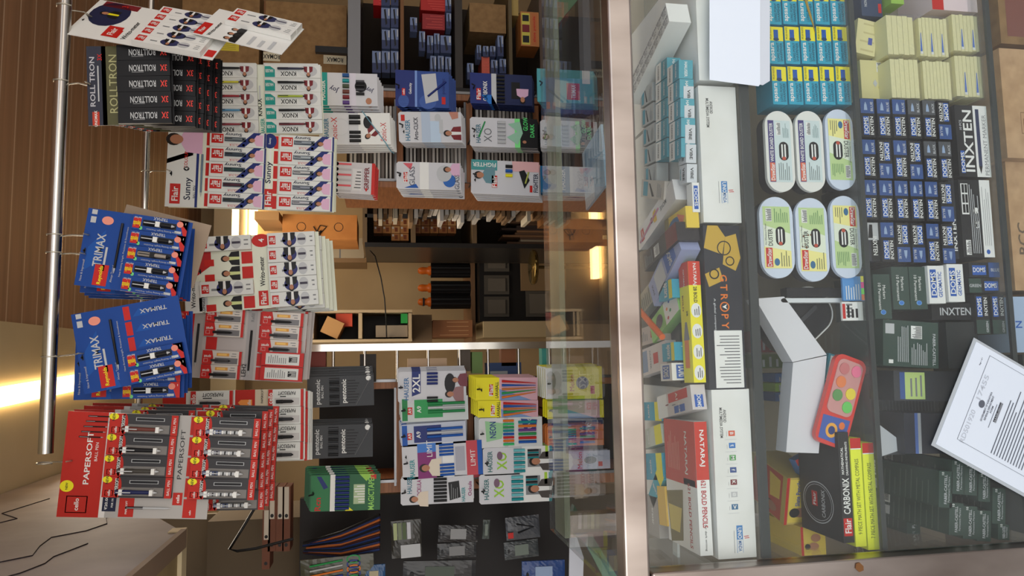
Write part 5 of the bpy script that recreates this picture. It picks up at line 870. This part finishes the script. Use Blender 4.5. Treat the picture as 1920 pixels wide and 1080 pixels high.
# black moulded case with a white rim
f = Fr(P(1502, 600, 1.085), -50); b = B(); st = stadium(130, 86, 8, 36); b.prism(st, -50, 0, M((34,36,40), .15), True); t = thing('black_moulded_case', 'shiny black moulded case with a thin white rim behind the edge-on duster', 'case', f); put('shell', b.mesh('shell', f.k), None, t)
b = B(); pts = [(u, v, 1) for u, v in stadium(132, 90, 8, 36)]; b.tube(pts+[pts[0]], 1.4, W_, 6, False); put('rim', b.mesh('rim', f.k), None, t); b = B(); b.prism(stadium(80, 8, 4), 1, 5, M((60,62,66), .15)); put('rib', b.mesh('rib', f.k), None, t)
# folded white carton
def flap(pts, Y, d, nm, parent=None):
    b = B(); q = [P(x, y, Y) for x, y in pts]; b.prism([(p.x, p.z) for p in q], 0, d, M((216,216,220), .55)); b.v = [(x, Y+w_, z) for x, z, w_ in b.v]; return b
t = thing('folded_white_carton', 'bent white cardboard strip standing in the middle shelf, between case and paint set', 'carton', Matrix.Translation(P(1550, 760, 1.06)))
for pts in ([(1416,560),(1470,556),(1550,665),(1486,679)], [(1487,680),(1550,667),(1535,850),(1474,848)]): wbuild(flap(pts, 1.05, .03, ''), 'flap', parent=t)
# paint set
f = Fr(P(1577, 752, 1.034), -20); t = thing('paint_set', 'red watercolour paint set with six colour pans under a clear lid', 'paint set', f); b = B(); RR = M((214,66,58), .3, 0, None, .5)
b.prism(stadium(172, 66, 6, 16), -12, 0, RR, True); put('tray', b.mesh('tray', f.k), None, t); b = B(); b.prism(stadium(104, 52, 6, 12), .1, 2.2, M((206,150,146), .2, 0, None, .6), True); b.v = [(x+26, y, z) for x, y, z in b.v]; put('well_plate', b.mesh('well_plate', f.k), None, t)
for u, v, c_ in ((60,12,(200,120,120)),(62,-13,(232,120,150)),(34,12,(226,130,80)),(18,-13,(232,210,70)),(8,12,(100,150,90)),(-8,-13,(110,200,100))): b = B(); b.prism([(u+11*math.cos(i*.39), v+10*math.sin(i*.39)) for i in range(16)], 2.3, 4, M(c_, .5)); tag(put('paint_pan', b.mesh('paint_pan', f.k), None, t))
b = B(); b.poly([(-80,-26),(-30,-28),(-34,28),(-78,26)], .4, M((70,96,170))); b.ell(-58,4,14,12,.7,M((236,170,70))); b.ell(-58,4,8,7,1,M((40,60,120))); b.ell(-44,-14,7,6,.9,M((230,120,60))); put('printed_picture', b.mesh('printed_picture', f.k), None, t)
gbox('teal_chalk_box', 1546, 1570, 664, 728, .05, M((60,150,170)), 'teal and white box leaning behind the top of the paint set', 'box', lambda d: (d.r(.2,.2,.95,.6,W_,1), d.t('classy',.3,.8,7,W_,0,2)), 1.09, roll=-18)
gbox('charm_label_card', 1577, 1620, 566, 601, .004, W_, 'small white card with drawn figures beside the paint set', 'card', lambda d: (d.r(.1,.02,.9,.16,RD,1), [d.l(.15,.22+.2*i,.9,.38+.2*i,K_,1,1,False,.7) for i in range(3)], [d.r(.2+.2*i,.2,.3+.2*i,.5,GY,1) for i in range(4)]), 1.03)
gbox('bright_striped_card', 1578, 1622, 518, 564, .004, M((90,150,210)), 'small card with neon pink, green and orange edge strips', 'card', lambda d: [d.r(.02+.25*i,.86,.26+.25*i,1,c_,1) for i, c_ in enumerate((ORG, M((120,230,60)), M((240,60,140)), YE))]+[d.l(.05,.1,.9,.8,W_,6)], 1.035)
# school boxes on the left
def d_car_t(d): x, y = d.q(.3, .45); d.b.ring(x, y, 40, 2, .5, LG, 30, 52); d.b.ring(x, y, 35, 1, .5, LG, 30, 46); d.r(.26,.3,.40,.44,RD,2); d.t('Flair',.33,.37,10,W_,0,3,24); d.t('CARBONIX',.3,.58,12,LG,0,2,52)
def d_car_f(d): d.r(.06,.1,.22,.9,RD,1); d.t('Flair',.15,.5,13,W_,0,2,26); d.t('CARBONIX',.42,.5,14,W_,0,1,66); d.t('MATHEMATICAL',.74,.3,5,W_,0,1,50); d.t('DRAWING INSTRUMENTS',.76,.7,4.5,W_,0,1,62)
def d_math(n):
    def g(d): d.r(.90,0,1,1,RD,1); d.r(.895,0,.905,1,W_,1.5); d.t(n+' PIECE MATH SET WITH METAL COMPASS',.46,.5,8,M((90,100,40)),0,2,138,False)
    return g
zs = P(1648, 930, 1.03)
gbox('math_set_box', 1621, 1644, 832, 1028, .10, M((232,240,60)), 'lower bright yellow math set box with a red end, at the bottom of the pile', 'box', d_math('7'), 1.025)
gbox('math_set_box', 1598, 1620, 823, 1022, .10, M((232,240,60)), 'upper bright yellow math set box with a red end, under the black box', 'box', d_math('9'), 1.025)
gbox('drawing_instrument_box', 1575, 1597, 812, 1015, .11, M((44,44,46), .4), 'black box of drawing instruments with a red logo, on the yellow boxes', 'box', d_car_f, 1.026, top=d_car_t)
def d_cb(d): d.r(.04,.1,.96,.9,M((236,208,84)),1); d.e(.25,.45,.1,.3,SKIN,2); d.e(.25,.28,.1,.15,K_,3); d.t('Slate Pencils',.66,.35,9,M((60,90,170)),0,2,50); d.t('DUSTLESS',.66,.65,8,RD,0,2,40); d.r(0,.0,1,.08,RD,2)
def d_ct(d): d.r(.02,.1,.98,.9,M((196,80,50)),1); d.t('CHOTA',.5,.35,14,M((230,200,110)),0,2,60); d.e(.2,.65,.1,.14,SKIN,2); d.e(.2,.6,.11,.1,K_,1.5); d.p([(.4,.6),(.9,.55),(.85,.85),(.45,.85)],M((236,200,80)),2)
gbox('slate_pencil_box', 1470, 1540, 893, 985, .12, M((206,180,90)), 'yellow and red slate pencil box tilted on another one, left of the white flap', 'box', d_cb, 1.15, roll=0, yaw=-14, top=d_ct)
gbox('slate_pencil_box', 1500, 1550, 988, 1040, .12, M((220,190,80)), 'yellow slate pencil box with two figures printed in the bottom left', 'box', lambda d: (d.r(0,0,1,.1,RD,1), d.e(.3,.5,.14,.22,SKIN,2), d.e(.6,.6,.14,.2,SKIN,2), d.e(.3,.25,.1,.12,K_,3)), 1.14)['label'] = 'yellow and red slate pencil box in the bottom corner beside the corner post'
gbox('blue_chalk_packet', 1500, 1545, 850, 910, .02, M((60,120,190)), 'blue packet with white writing squeezed behind the black instrument box', 'packet', lambda d: (d.t('Classic',.5,.5,13,W_,0,1,40), d.r(.8,0,1,.3,RD,1)), 1.14, roll=25)
gbox('ink_carton', 1414, 1484, 860, 960, .05, M((150,140,124)), 'dull brown carton marked in black capitals at the back of the middle shelf', 'carton', lambda d: d.t('INKT',.5,.7,12,K_,0,1,40), 1.25)
for i, (x0,x1,y0,y1,c_) in enumerate(((1478,1500,700,716,(60,110,180)),(1478,1510,718,734,(150,190,60)),(1478,1515,736,752,(50,90,150)),(1440,1470,620,660,(140,50,50)),(1440,1480,664,690,(90,110,50)))):
    gbox('stationery_packet', x0-26, 1500, y0, y1, .06, M(c_, .4), 'small coloured packet deep in the middle shelf behind the white flap', 'packet', lambda d: d.l(.1,.1,.9,.9,LG,5), 1.2, group='packets behind the white flap')
# ---- shelf 3
def eraser_slabs(x0, x1, y0, y1, n, blue, label, lab2):
    f, W0, H0 = place(x0, y0, x1, y1, 1.03); 
    for i in range(n):
        b = B(); w_ = H0/n; tl = random.uniform(-.6,.6)
        b.box(-W0/2+random.uniform(0,2), -H0/2+i*w_+.4, W0/2-random.uniform(0,2), -H0/2+(i+1)*w_-.4, -46, 0, M((232,224,170), .6)); dd = D(b, W0, H0, .2)
        if blue and i % 3 == 1: b.poly([(-W0*.4,-H0/2+(i+.3)*w_),(W0*.1,-H0/2+(i+.45)*w_),(W0*.1,-H0/2+(i+.6)*w_),(-W0*.4,-H0/2+(i+.9)*w_)], .3, M((60,110,200))); b.box(-W0*.44,-H0/2+(i+.2)*w_,-W0*.38,-H0/2+(i+.9)*w_,0,.6,W_)
        tag(put('chalk_slab', b.mesh('chalk_slab', f.k), f.m), label, 'box', lab2)
    b = B(); nU, nV = 12, 12; vs = [((a/nU-.5)*(W0+8), (c/nV-.5)*(H0+4), 2.0+random.uniform(0,1.6)-(3 if a in (0,nU) else 0)) for a in range(nU+1) for c in range(nV+1)]
    b.add(vs, [(a*(nV+1)+c, (a+1)*(nV+1)+c, (a+1)*(nV+1)+c+1, a*(nV+1)+c+1) for a in range(nU) for c in range(nV)], PLASTIC, True)
    tag(put('shrink_wrap', b.mesh('shrink_wrap', f.k), f.m), 'clear shrink wrap around '+lab2.replace('chalk slabs ', 'the cream slabs '), 'wrap')
eraser_slabs(1660,1716,28,104,5,False,'plain cream slab, one of those wrapped in the upper right block on the bottom shelf','chalk slabs in the plain right-hand block')
eraser_slabs(1667,1726,109,186,6,False,'plain cream slab, one of those wrapped in the plain block nearer the centre','chalk slabs in the plain left-hand block')
eraser_slabs(1720,1780,32,108,8,True,'cream slab with a blue stripe in the middle right-hand wrapped block','chalk slabs in the striped middle right block')
eraser_slabs(1728,1786,113,188,8,False,'cream slab without stripe in the middle wrapped block next to the marker boxes','chalk slabs in the middle left block')
eraser_slabs(1783,1838,26,98,7,True,'cream slab with a blue stripe in the lowest right-hand wrapped block','chalk slabs in the lowest right block')
eraser_slabs(1788,1846,103,184,7,True,'cream slab with a blue stripe in the lowest wrapped block above the carton','chalk slabs in the lowest left block')
gbox('chalk_carton', 1612, 1660, 112, 186, .1, M((214,206,150)), 'cream carton with a barcode and a small silver seal beside the plain block', 'box', lambda d: (d.r(.7,.7,.95,.9,W_,1), d.l(.71,.71,.94,.89,K_,8,2,True,.5), d.p([(.3,.6),(.4,.5),(.5,.6),(.4,.7)],LG,2), d.e(.3,.8,.05,.08,M((200,190,90)),1)), 1.06)
gbox('chalk_packet', 1604, 1645, 36, 104, .08, M((220,212,160)), 'clear wrapped cream packet leaning at the upper right of the bottom shelf', 'packet', lambda d: (d.l(0,.1,1,.9,M((200,190,140)),4,1,True,.2), d.r(.3,.6,.5,.8,M((80,90,170)),2)), 1.06, roll=-10)
gbox('dark_blue_packet', 1612, 1655, -40, 32, .08, M((50,66,96)), 'dark blue packet with a red badge at the upper right corner of the bottom shelf', 'packet', lambda d: (d.r(.1,.8,.35,.95,RD,1), d.t('NON DUST ERASER',.6,.2,6,LG,0,1,50)), 1.06)
gbox('pink_fabric_pack', 1740, 1836, -60, 22, .08, M((226,206,208)), 'pale pink pack at the right edge of the bottom shelf', 'pack', lambda d: d.r(0,0,.3,.25,RD,1), 1.04)
gbox('green_bag', 1668, 1695, -40, 8, .05, M((150,190,80)), 'light green packet at the right edge of the bottom shelf', 'packet', None, 1.05)
def d_inx(col, lab, flip=0):
    def g(d):
        s = (lambda a: 1-a) if flip else (lambda a: a); r0, r1 = sorted((s(.62), s(1))); d.r(r0, 0, r1, 1, col, 1); rot = 180 if flip else 0; ty = (lambda t: 1-t) if flip else (lambda t: t)
        x0, x1 = sorted((s(.06), s(.54))); t0, t1 = sorted((ty(.14), ty(.52))); d.r(x0, t0, x1, t1, DOM, 2); d.t('DOMS', s(.30), ty(.33), 9, W_, rot, 3, 31); t0, t1 = sorted((ty(.55), ty(.58))); d.r(x0, t0, x1, t1, W_, 2)
        d.t('INXTEN', s(.30), ty(.77), 6.5, W_, rot, 2, 35); d.t(lab, s(.80), ty(.82), 5, LG, rot, 2, 18); t0, t1 = sorted((ty(.2), ty(.45))); d.p([(s(.70),ty(.24)),(s(.70),ty(.5)),(s(.84),ty(.46)),(s(.92),ty(.37)),(s(.84),ty(.28))], M((150,170,200)), 2)
    return g
BK = M((34,34,36), .4); grid = {  # column x ranges, rows (y0,y1), colour code; f = flipped
}
cols = [(1613,1641),(1643,1670),(1671,1698),(1699,1725),(1726,1752),(1753,1779)]
rowsY = [(184,258),(261,334),(337,412),(416,490)]
codes = ['BBBKKb', 'BFBfKK', 'BBBBBf', '*BbbBb']
for r, (y0, y1) in enumerate(rowsY):
    for c_, (x0, x1) in enumerate(cols):
        k_ = codes[r][c_]
        if k_ == '*': continue
        col, lb = (M((80,82,86)), 'BLACK') if k_ == 'K' else (ICE, 'BLUE'); off = 2*r+c_*.8
        gbox('marker_box', x0+off*1.2, x1+off*1.2, y0+c_*.8, y1+c_*.8, .11, BK, '%s end-labelled marker box in the block of stacked marker boxes' % ('blue' if lb == 'BLUE' else 'black'), 'box', d_inx(col, lb, k_ in 'bfF'), 1.024, group='marker boxes with %s ends' % ('blue' if lb == 'BLUE' else 'black'))
def d_bigx(d): d.r(0,.80,1,1,W_,1) if 0 else None; d.r(0,.56,1,1,W_,1); d.t('INXTEN',.5,.36,19,W_,0,2,118); d.r(.05,.08,.36,.2,DOM,2); d.t('DOMS',.2,.14,8,W_,0,3,38); d.t('10 PCS',.72,.14,5,LG,0,2); d.r(.15,.63,.95,.74,M((34,46,84)),2); d.p([(.15,.63),(.04,.685),(.15,.74)],K_,2); d.t('PERMANENT MARKER',.45,.88,8,GY,0,2,116,False)
gbox('large_marker_box', 1790, 1858, 196, 333, .1, BK, 'large black and white marker box with tall white capitals across it', 'box', d_bigx, 1.022)
def d_bk(d): d.r(0,.66,1,1,W_,1); d.r(.55,.05,.95,.28,W_,1); [d.r(.57+.13*i,.08+.1*j,.68+.13*i,.16+.1*j,K_,2) for i in range(3) for j in range(2)]; d.l(.05,.3,.95,.6,LG,5); d.r(.03,.1,.22,.26,W_,1); d.l(.04,.11,.21,.25,K_,10,2,True,.5); d.e(.6,.5,.04,.08,W_,2); d.t('CE',.42,.5,9,W_,0,2); d.l(.15,.7,.95,.95,GY,4,2,False,.2); d.e(.07,.8,.03,.06,DOM,2)
gbox('large_marker_box', 1798, 1864, 336, 483, .1, BK, 'back of a large black marker box covered in fine print and a barcode', 'box', d_bk, 1.022)
gbox('large_marker_box', 1782, 1794, 336, 486, .1, M((40,42,48)), 'dark marker box edge between the block and the back-printed large box', 'box', lambda d: d.t('INXTEN',.3,.5,8,W_,0,1,60), 1.026)
def d_side(d): d.r(0,.45,.55,1,BK,1); d.t('INXTEN',.4,.72,9,W_,180,2,36) ; d.r(.55,0,1,1,LG,1); d.p([(.6,.3),(.95,.4),(.95,.6),(.6,.6)],K_,2)
gbox('marker_box', 1618, 1650, 417, 490, .1, M((60,62,70)), 'marker box turned on its side with a grey end, in the marker block', 'box', d_side, 1.03)
def d_fc(d): d.t('10 Permanent', .5, .35, 6, W_, 180, 1, d.W*.6, False); d.t('Markers', .6, .62, 6, W_, 180, 1, 26, False); d.e(.15,.5,.055,.16,M((120,180,230)),1); d.e(.15,.5,.045,.13,M((60,120,200)),2)
for i, (x0,x1,y0,y1) in enumerate(((1637,1672,514,598),(1671,1706,500,580),(1704,1739,500,580))):
    gbox('green_marker_carton', x0, x1, y0, y1, .1, FC, 'dark green marker carton with a blue dot, %s below the marker block' % ('first','second','third')[i], 'box', d_fc, 1.03)
def d_geo2(d): d.r(.08,.15,.92,.45,DOM,1) if 0 else None; d.r(.15,.12,.9,.5,DOM,1); d.t('DOMS',.52,.31,11,W_,0,2,44); d.t('GEOMATIC',.5,.72,8,DOM,0,1,48)
gbox('geomatic_box', 1739, 1773, 498, 569, .1, W_, 'white box with a blue name panel, right-hand of the identical pair', 'box', d_geo2, 1.024); gbox('geomatic_box', 1775, 1809, 495, 566, .1, W_, 'white box with a blue name panel, lower left of the identical pair', 'box', d_geo2, 1.024)
bpairs = [(1811,1842,495,519,1),(1843,1876,492,519,0)]
def d_sm(col, lb, rot):
    def g(d): d.r(.0,.0,1,.36,col,1); d.t(lb,.5,.2,5,LG,rot,2); d.r(.1,.42,.9,.68,DOM,1); d.t('DOMS',.5,.55,7,W_,rot,2,d.W*.7); d.t('INXTEN',.5,.84,6,W_,rot,2,d.W*.8)
    return g
gbox('marker_box', 1813, 1878, 492, 520, .08, BK, 'small black marker box with white and blue ends lying under the fine-printed box', 'box', lambda d: (d.r(0,.64,1,1,ICE,1), d.r(.15,.1,.8,.55,DOM,2), d.t('DOMS',.5,.32,9,W_,-90,3,26), d.t('BLUE',.5,.85,6,LG,-90,2)), 1.03)
gbox('marker_box', 1813, 1878, 522, 549, .08, BK, 'small black marker box with a green end below the blue-ended one', 'box', lambda d: (d.r(0,0,1,.4,FC,1), d.r(.15,.5,.8,.95,DOM,2), d.t('DOMS',.5,.7,9,W_,-90,3,26), d.t('GREEN',.5,.2,6,LG,-90,2)), 1.03)
for i, (x0, x1) in enumerate(((1828,1856),(1858,1886))): gbox('marker_box', x0, x1, 553, 626, .08, BK, 'green-ended marker box beside the glass notice, %s' % ('upper of the two' if i == 0 else 'lower of the two'), 'box', (lambda d: (d_inx(FC, 'GREEN', 0)(D(d.b, -d.W, d.H, 0)) if 0 else (d.r(0,0,.36,1,FC,1), d.t('GREEN',.18,.8,5,LG,0,2), d.r(.44,.1,.96,.5,DOM,2), d.t('DOMS',.7,.3,9,W_,0,3,32), d.t('INXTEN',.7,.78,7,W_,0,2,34)))), 1.03)
gbox('black_marker_carton', 1742, 1826, 568, 600, .1, BK, 'black carton with large grey capitals squeezed beside the notice', 'box', lambda d: (d.t('INXTEN',.5,.6,14,LG,-90,1,66) ,), 1.04)
gbox('green_marker_carton', 1650, 1766, 602, 688, .11, FC, 'large dark green carton turned to its printed back, with stickers and a barcode', 'box', lambda d: (d.r(.7,.04,.92,.2,LG,1), d.r(.62,.5,.9,.7,W_,1), d.l(.63,.51,.89,.69,K_,12,2,True,.5), d.l(.1,.25,.9,.46,LG,6), d.l(.05,.5,.55,.8,LG,9), d.t('FABER-CASTELL',.4,.92,6,LG,180,1,60), d.r(.06,.1,.14,.18,W_,1), x_ := None), 1.035, roll=-4)
gbox('dark_marker_carton', 1772, 1838, 604, 690, .11, M((44,48,48)), 'dark carton supporting the large green carton, mostly hidden by the notice', 'box', None, 1.035)
gbox('blue_card_pack', 1668, 1822, 696, 752, .06, M((58,60,64)), 'grey pack with a blue and pale green label below the large green carton', 'box', lambda d: (d.r(.06,.08,.95,.15,M((60,90,150)),1), d.r(.06,.15,.95,.42,M((190,212,130)),1), d.l(.15,.2,.9,.4,GY,3)), 1.05, roll=-2)
gbox('grey_notebook_pile', 1648, 1768, 700, 850, .05, M((96,100,104)), 'pile of thin grey cards at the back of the bottom shelf', 'cards', lambda d: d.l(.05,.05,.95,.95,M((130,134,136)),16,1,False,.15), 1.14, roll=0)
gbox('dark_pen_box', 1690, 1800, 775, 850, .06, M((50,52,62)), 'dark box with a blue and white side behind the notice corner', 'box', lambda d: (d.r(0,.2,1,.26,M((90,120,190)),1), d.r(0,.26,1,.32,LG,1)), 1.07, roll=-2)
b = B(); f = Fr(P(1672, 830, 1.09), -12); b.add([(-34,28,0),(30,30,-4),(-2,-34,4)], [(0,1,2)], M((196,200,206), .5)); b.add([(-34,28,-1),(30,30,-5),(-2,-34,3)], [(2,1,0)], M((196,200,206), .5)); tag(put('paper_corner', b.mesh('paper_corner', f.k), f.m), 'folded grey white paper corner standing at the back of the bottom shelf', 'paper')
def d_end(d): d.t('FABER-CASTELL', .5, .5, 6, LG, 0, 1, d.W*.8); d.t('Permanent Markers', .5, .74, 4, LG, 0, 1, d.W*.7, False); d.t('10', .93, .28, 5, W_, 0, 1)
def d_tp(d): d.l(.05,.1,.95,.9,M((90,104,96)),10,1,False,.15); d.r(.5,.02,.95,.16,W_,2); d.l(.55,.04,.9,.14,K_,10,3,True,.5); d.r(.1,.02,.4,.16,LG,2)
ends = [(1761,1785,884,951),(1785,1808,864,926),(1808,1832,868,928),(1835,1856,888,940),(1780,1806,944,1003),(1806,1832,950,1010),(1832,1858,958,1014),(1861,1885,916,982),(1872,1892,984,1012)]
words = ['top of the pile, on the right','second row, left','second row, middle','second row, under the notice edge','lower row, nearest the top','lower row, middle','lower row, farthest left','near the shelf bottom, right','lowest, next to the corner post']
for (x0,x1,y0,y1), wd_ in zip(ends, words):
    gbox('green_pen_carton', x0-2, x1+2, y0, y1, .16, FC, 'dark green pen carton in the bottom left pile, '+wd_, 'box', d_end, 1.035, roll=-6, yaw=0, top=d_tp)
gbox('green_pen_carton', 1700, 1728, 890, 1000, .16, FC, 'dark green pen carton lying farther back behind the bottom left pile', 'box', d_end, 1.2, roll=-6, top=d_tp)
gbox('green_pen_carton', 1694, 1728, 860, 960, .16, FC, 'dark green pen carton leaning at the very back of the bottom left corner', 'box', d_end, 1.22, roll=-6, top=d_tp)
# ---- underneath the bottom shelf
gbox('large_brown_carton', 1872, 2010, 90, 300, .3, CARDL, 'pale brown carton with a printed frame under the bottom shelf', 'carton', lambda d: (d.r(.22,.25,.42,.5,M((150,116,84)),1), d.r(.23,.26,.41,.49,M((188,150,112)),1.5), d.l(.24,.28,.4,.47,BRN,8), d.l(.05,.6,.3,.7,BRN,3)), 1.03)
gbox('large_brown_carton', 1862, 2010, -60, 88, .3, CARD, 'darker brown carton at the right end under the bottom shelf', 'carton', lambda d: (d.r(.1,.1,.6,.4,M((130,80,70)),1),), 1.06)
gbox('large_brown_carton', 1886, 2010, 302, 545, .3, CARDL, 'brown carton with large dark letters, under the marker boxes', 'carton', lambda d: d.t('BCC', .4, .2, 20, M((110,92,74)), 0, 1, 60), 1.05)
gbox('pale_blue_carton', 1892, 2010, 556, 660, .2, M((170,190,216)), 'pale blue and white carton low beside the notice', 'carton', lambda d: (d.t('N',.5,.1,14,DOM,0,1), d.r(.0,.3,1,1,W_,1)), 1.04)
gbox('dark_carton', 1925, 2010, 665, 1000, .2, M((60,64,62)), 'dark carton under the bottom shelf behind the notice', 'carton', None, 1.05)
# ---- printed notice taped on the glass
f = Fr(P(1868, 778, .9965), -28.5); f.k = kk(f.p); b = B(); PW = M((222,230,240), .5); Wn, Hn = 212, 296
f = f.off(0, -55, 0); b.box(-Wn/2, -Hn/2, Wn/2, Hn/2, 0, .8, PW); d = D(b, Wn, Hn, .9)
IN = M((96,100,110)); 
for (a0,t0,a1,t1) in ((.13,.12,.95,.123),(.13,.94,.95,.943),(.13,.12,.133,.94),(.947,.12,.95,.94)): d.r(a0,t0,a1,t1,IN,1)
d.t('RD501920', .28, .155, 10, M((190,196,206)), 0, 1, 66); d.t('17455', .66, .155, 10, M((190,196,206)), 0, 1, 50); d.e(.52,.19,.035,.022,IN,2); d.t('GOVERNMENT OF KARNATAKA', .52, .225, 4, IN, 0, 2, 60); d.t('REVENUE DEPARTMENT', .52, .247, 4, IN, 0, 2, 50); d.t('FORM', .52, .268, 4, IN, 0, 2); d.l(.36,.285,.7,.295,IN,1,2); d.r(.43,.305,.62,.328,M((60,60,64)),2); d.l(.43,.305,.62,.328,PW,20,3,True,.3)
d.l(.17,.36,.92,.62,IN,12,1,False,.32); d.l(.17,.65,.9,.90,IN,11,1,False,.32); d.t('Page 1 of 1', .86, .08, 3.5, IN, 0, 1); d.t('RD501920', .7, .965, 10, M((190,196,206)), 0, 1, 66)
ob = tag(put('printed_notice', b.mesh('printed_notice', f.k), f.m), 'printed white notice with a barcode, taped aslant on the front glass', 'notice')
b = B(); b.box(-Wn/2-6, -Hn/2, Wn/2+5, Hn/2+7, -.9, -.2, M((180,186,190), .2)); tag(put('plastic_sleeve', b.mesh('plastic_sleeve', f.k), f.m), 'clear plastic sleeve edge just outside the printed notice', 'sleeve')
# streak of old tape on the glass
b = B(); pts = [(1508,-10),(1516,20),(1524,45),(1528,62)]; q = [P(x, y, .9985) for x, y in pts]; wds = [.010,.007,.004,.001]
L_ = [(p.x+w_, p.z) for p, w_ in zip(q, wds)]+[(p.x-w_, p.z) for p, w_ in reversed(list(zip(q, wds)))]; b.prism(L_, 0, .0012, M((150,130,70), .6)); b.v = [(x, .9985-w_, z) for x, z, w_ in b.v]; wbuild(b, 'glue_streak', 'brown yellow glue streak running down the glass in front of the sharpener boxes', 'glue')
# ---- on top of the counter
b = B(); f = Fr(Pz(1128, 318, ZT+.001), yaw=-12, flat=True); 
def flat(name, A_, B_, wpx, h, mat, label, cat, des=None, z=ZT+.001): return lay(name, A_, B_, wpx, h, mat, label, cat, des, z)
lay('pen_booklet', (1116, 372), (1108, 262), 130, .004, M((150,180,200)), 'pale blue booklet lying under the top glass with striped edge', 'booklet', lambda d: (d.l(0,0,.5,.5,W_,10,1,False,.5), d.r(.55,.1,.98,.9,M((120,160,190)),1)), z=ZT-.03)
sheet('loose_glass_sheet', [(1072,944),(1068,960),(1175,1140),(1190,1140)], 1.46, M((110,150,120), .1, 0, 'green_glass_edge'), 'green edge of a loose glass pane leaning at the left end of the counter', 'glass pane', .02)
sheet('paper_sheet', [(1068,968),(1066,1110),(1092,1110),(1094,1045)], 1.47, M((190,190,196), .6), 'grey white paper sheet standing behind the loose glass panes', 'paper', .002)
sheet('loose_glass_sheet', [(1100,1005),(1096,1018),(1160,1140),(1176,1140)], 1.44, M((120,150,120), .1, 0, 'green_glass_edge'), 'second green glass pane edge lower at the left end of the counter', 'glass pane', .01)
sheet('loose_glass_sheet', [(1034,-20),(1034,52),(1042,52),(1100,-20)], 1.46, M((90,140,100), .1, 0, 'green_glass_edge'), 'green edge of a loose glass pane at the right end of the counter', 'glass pane', .012)
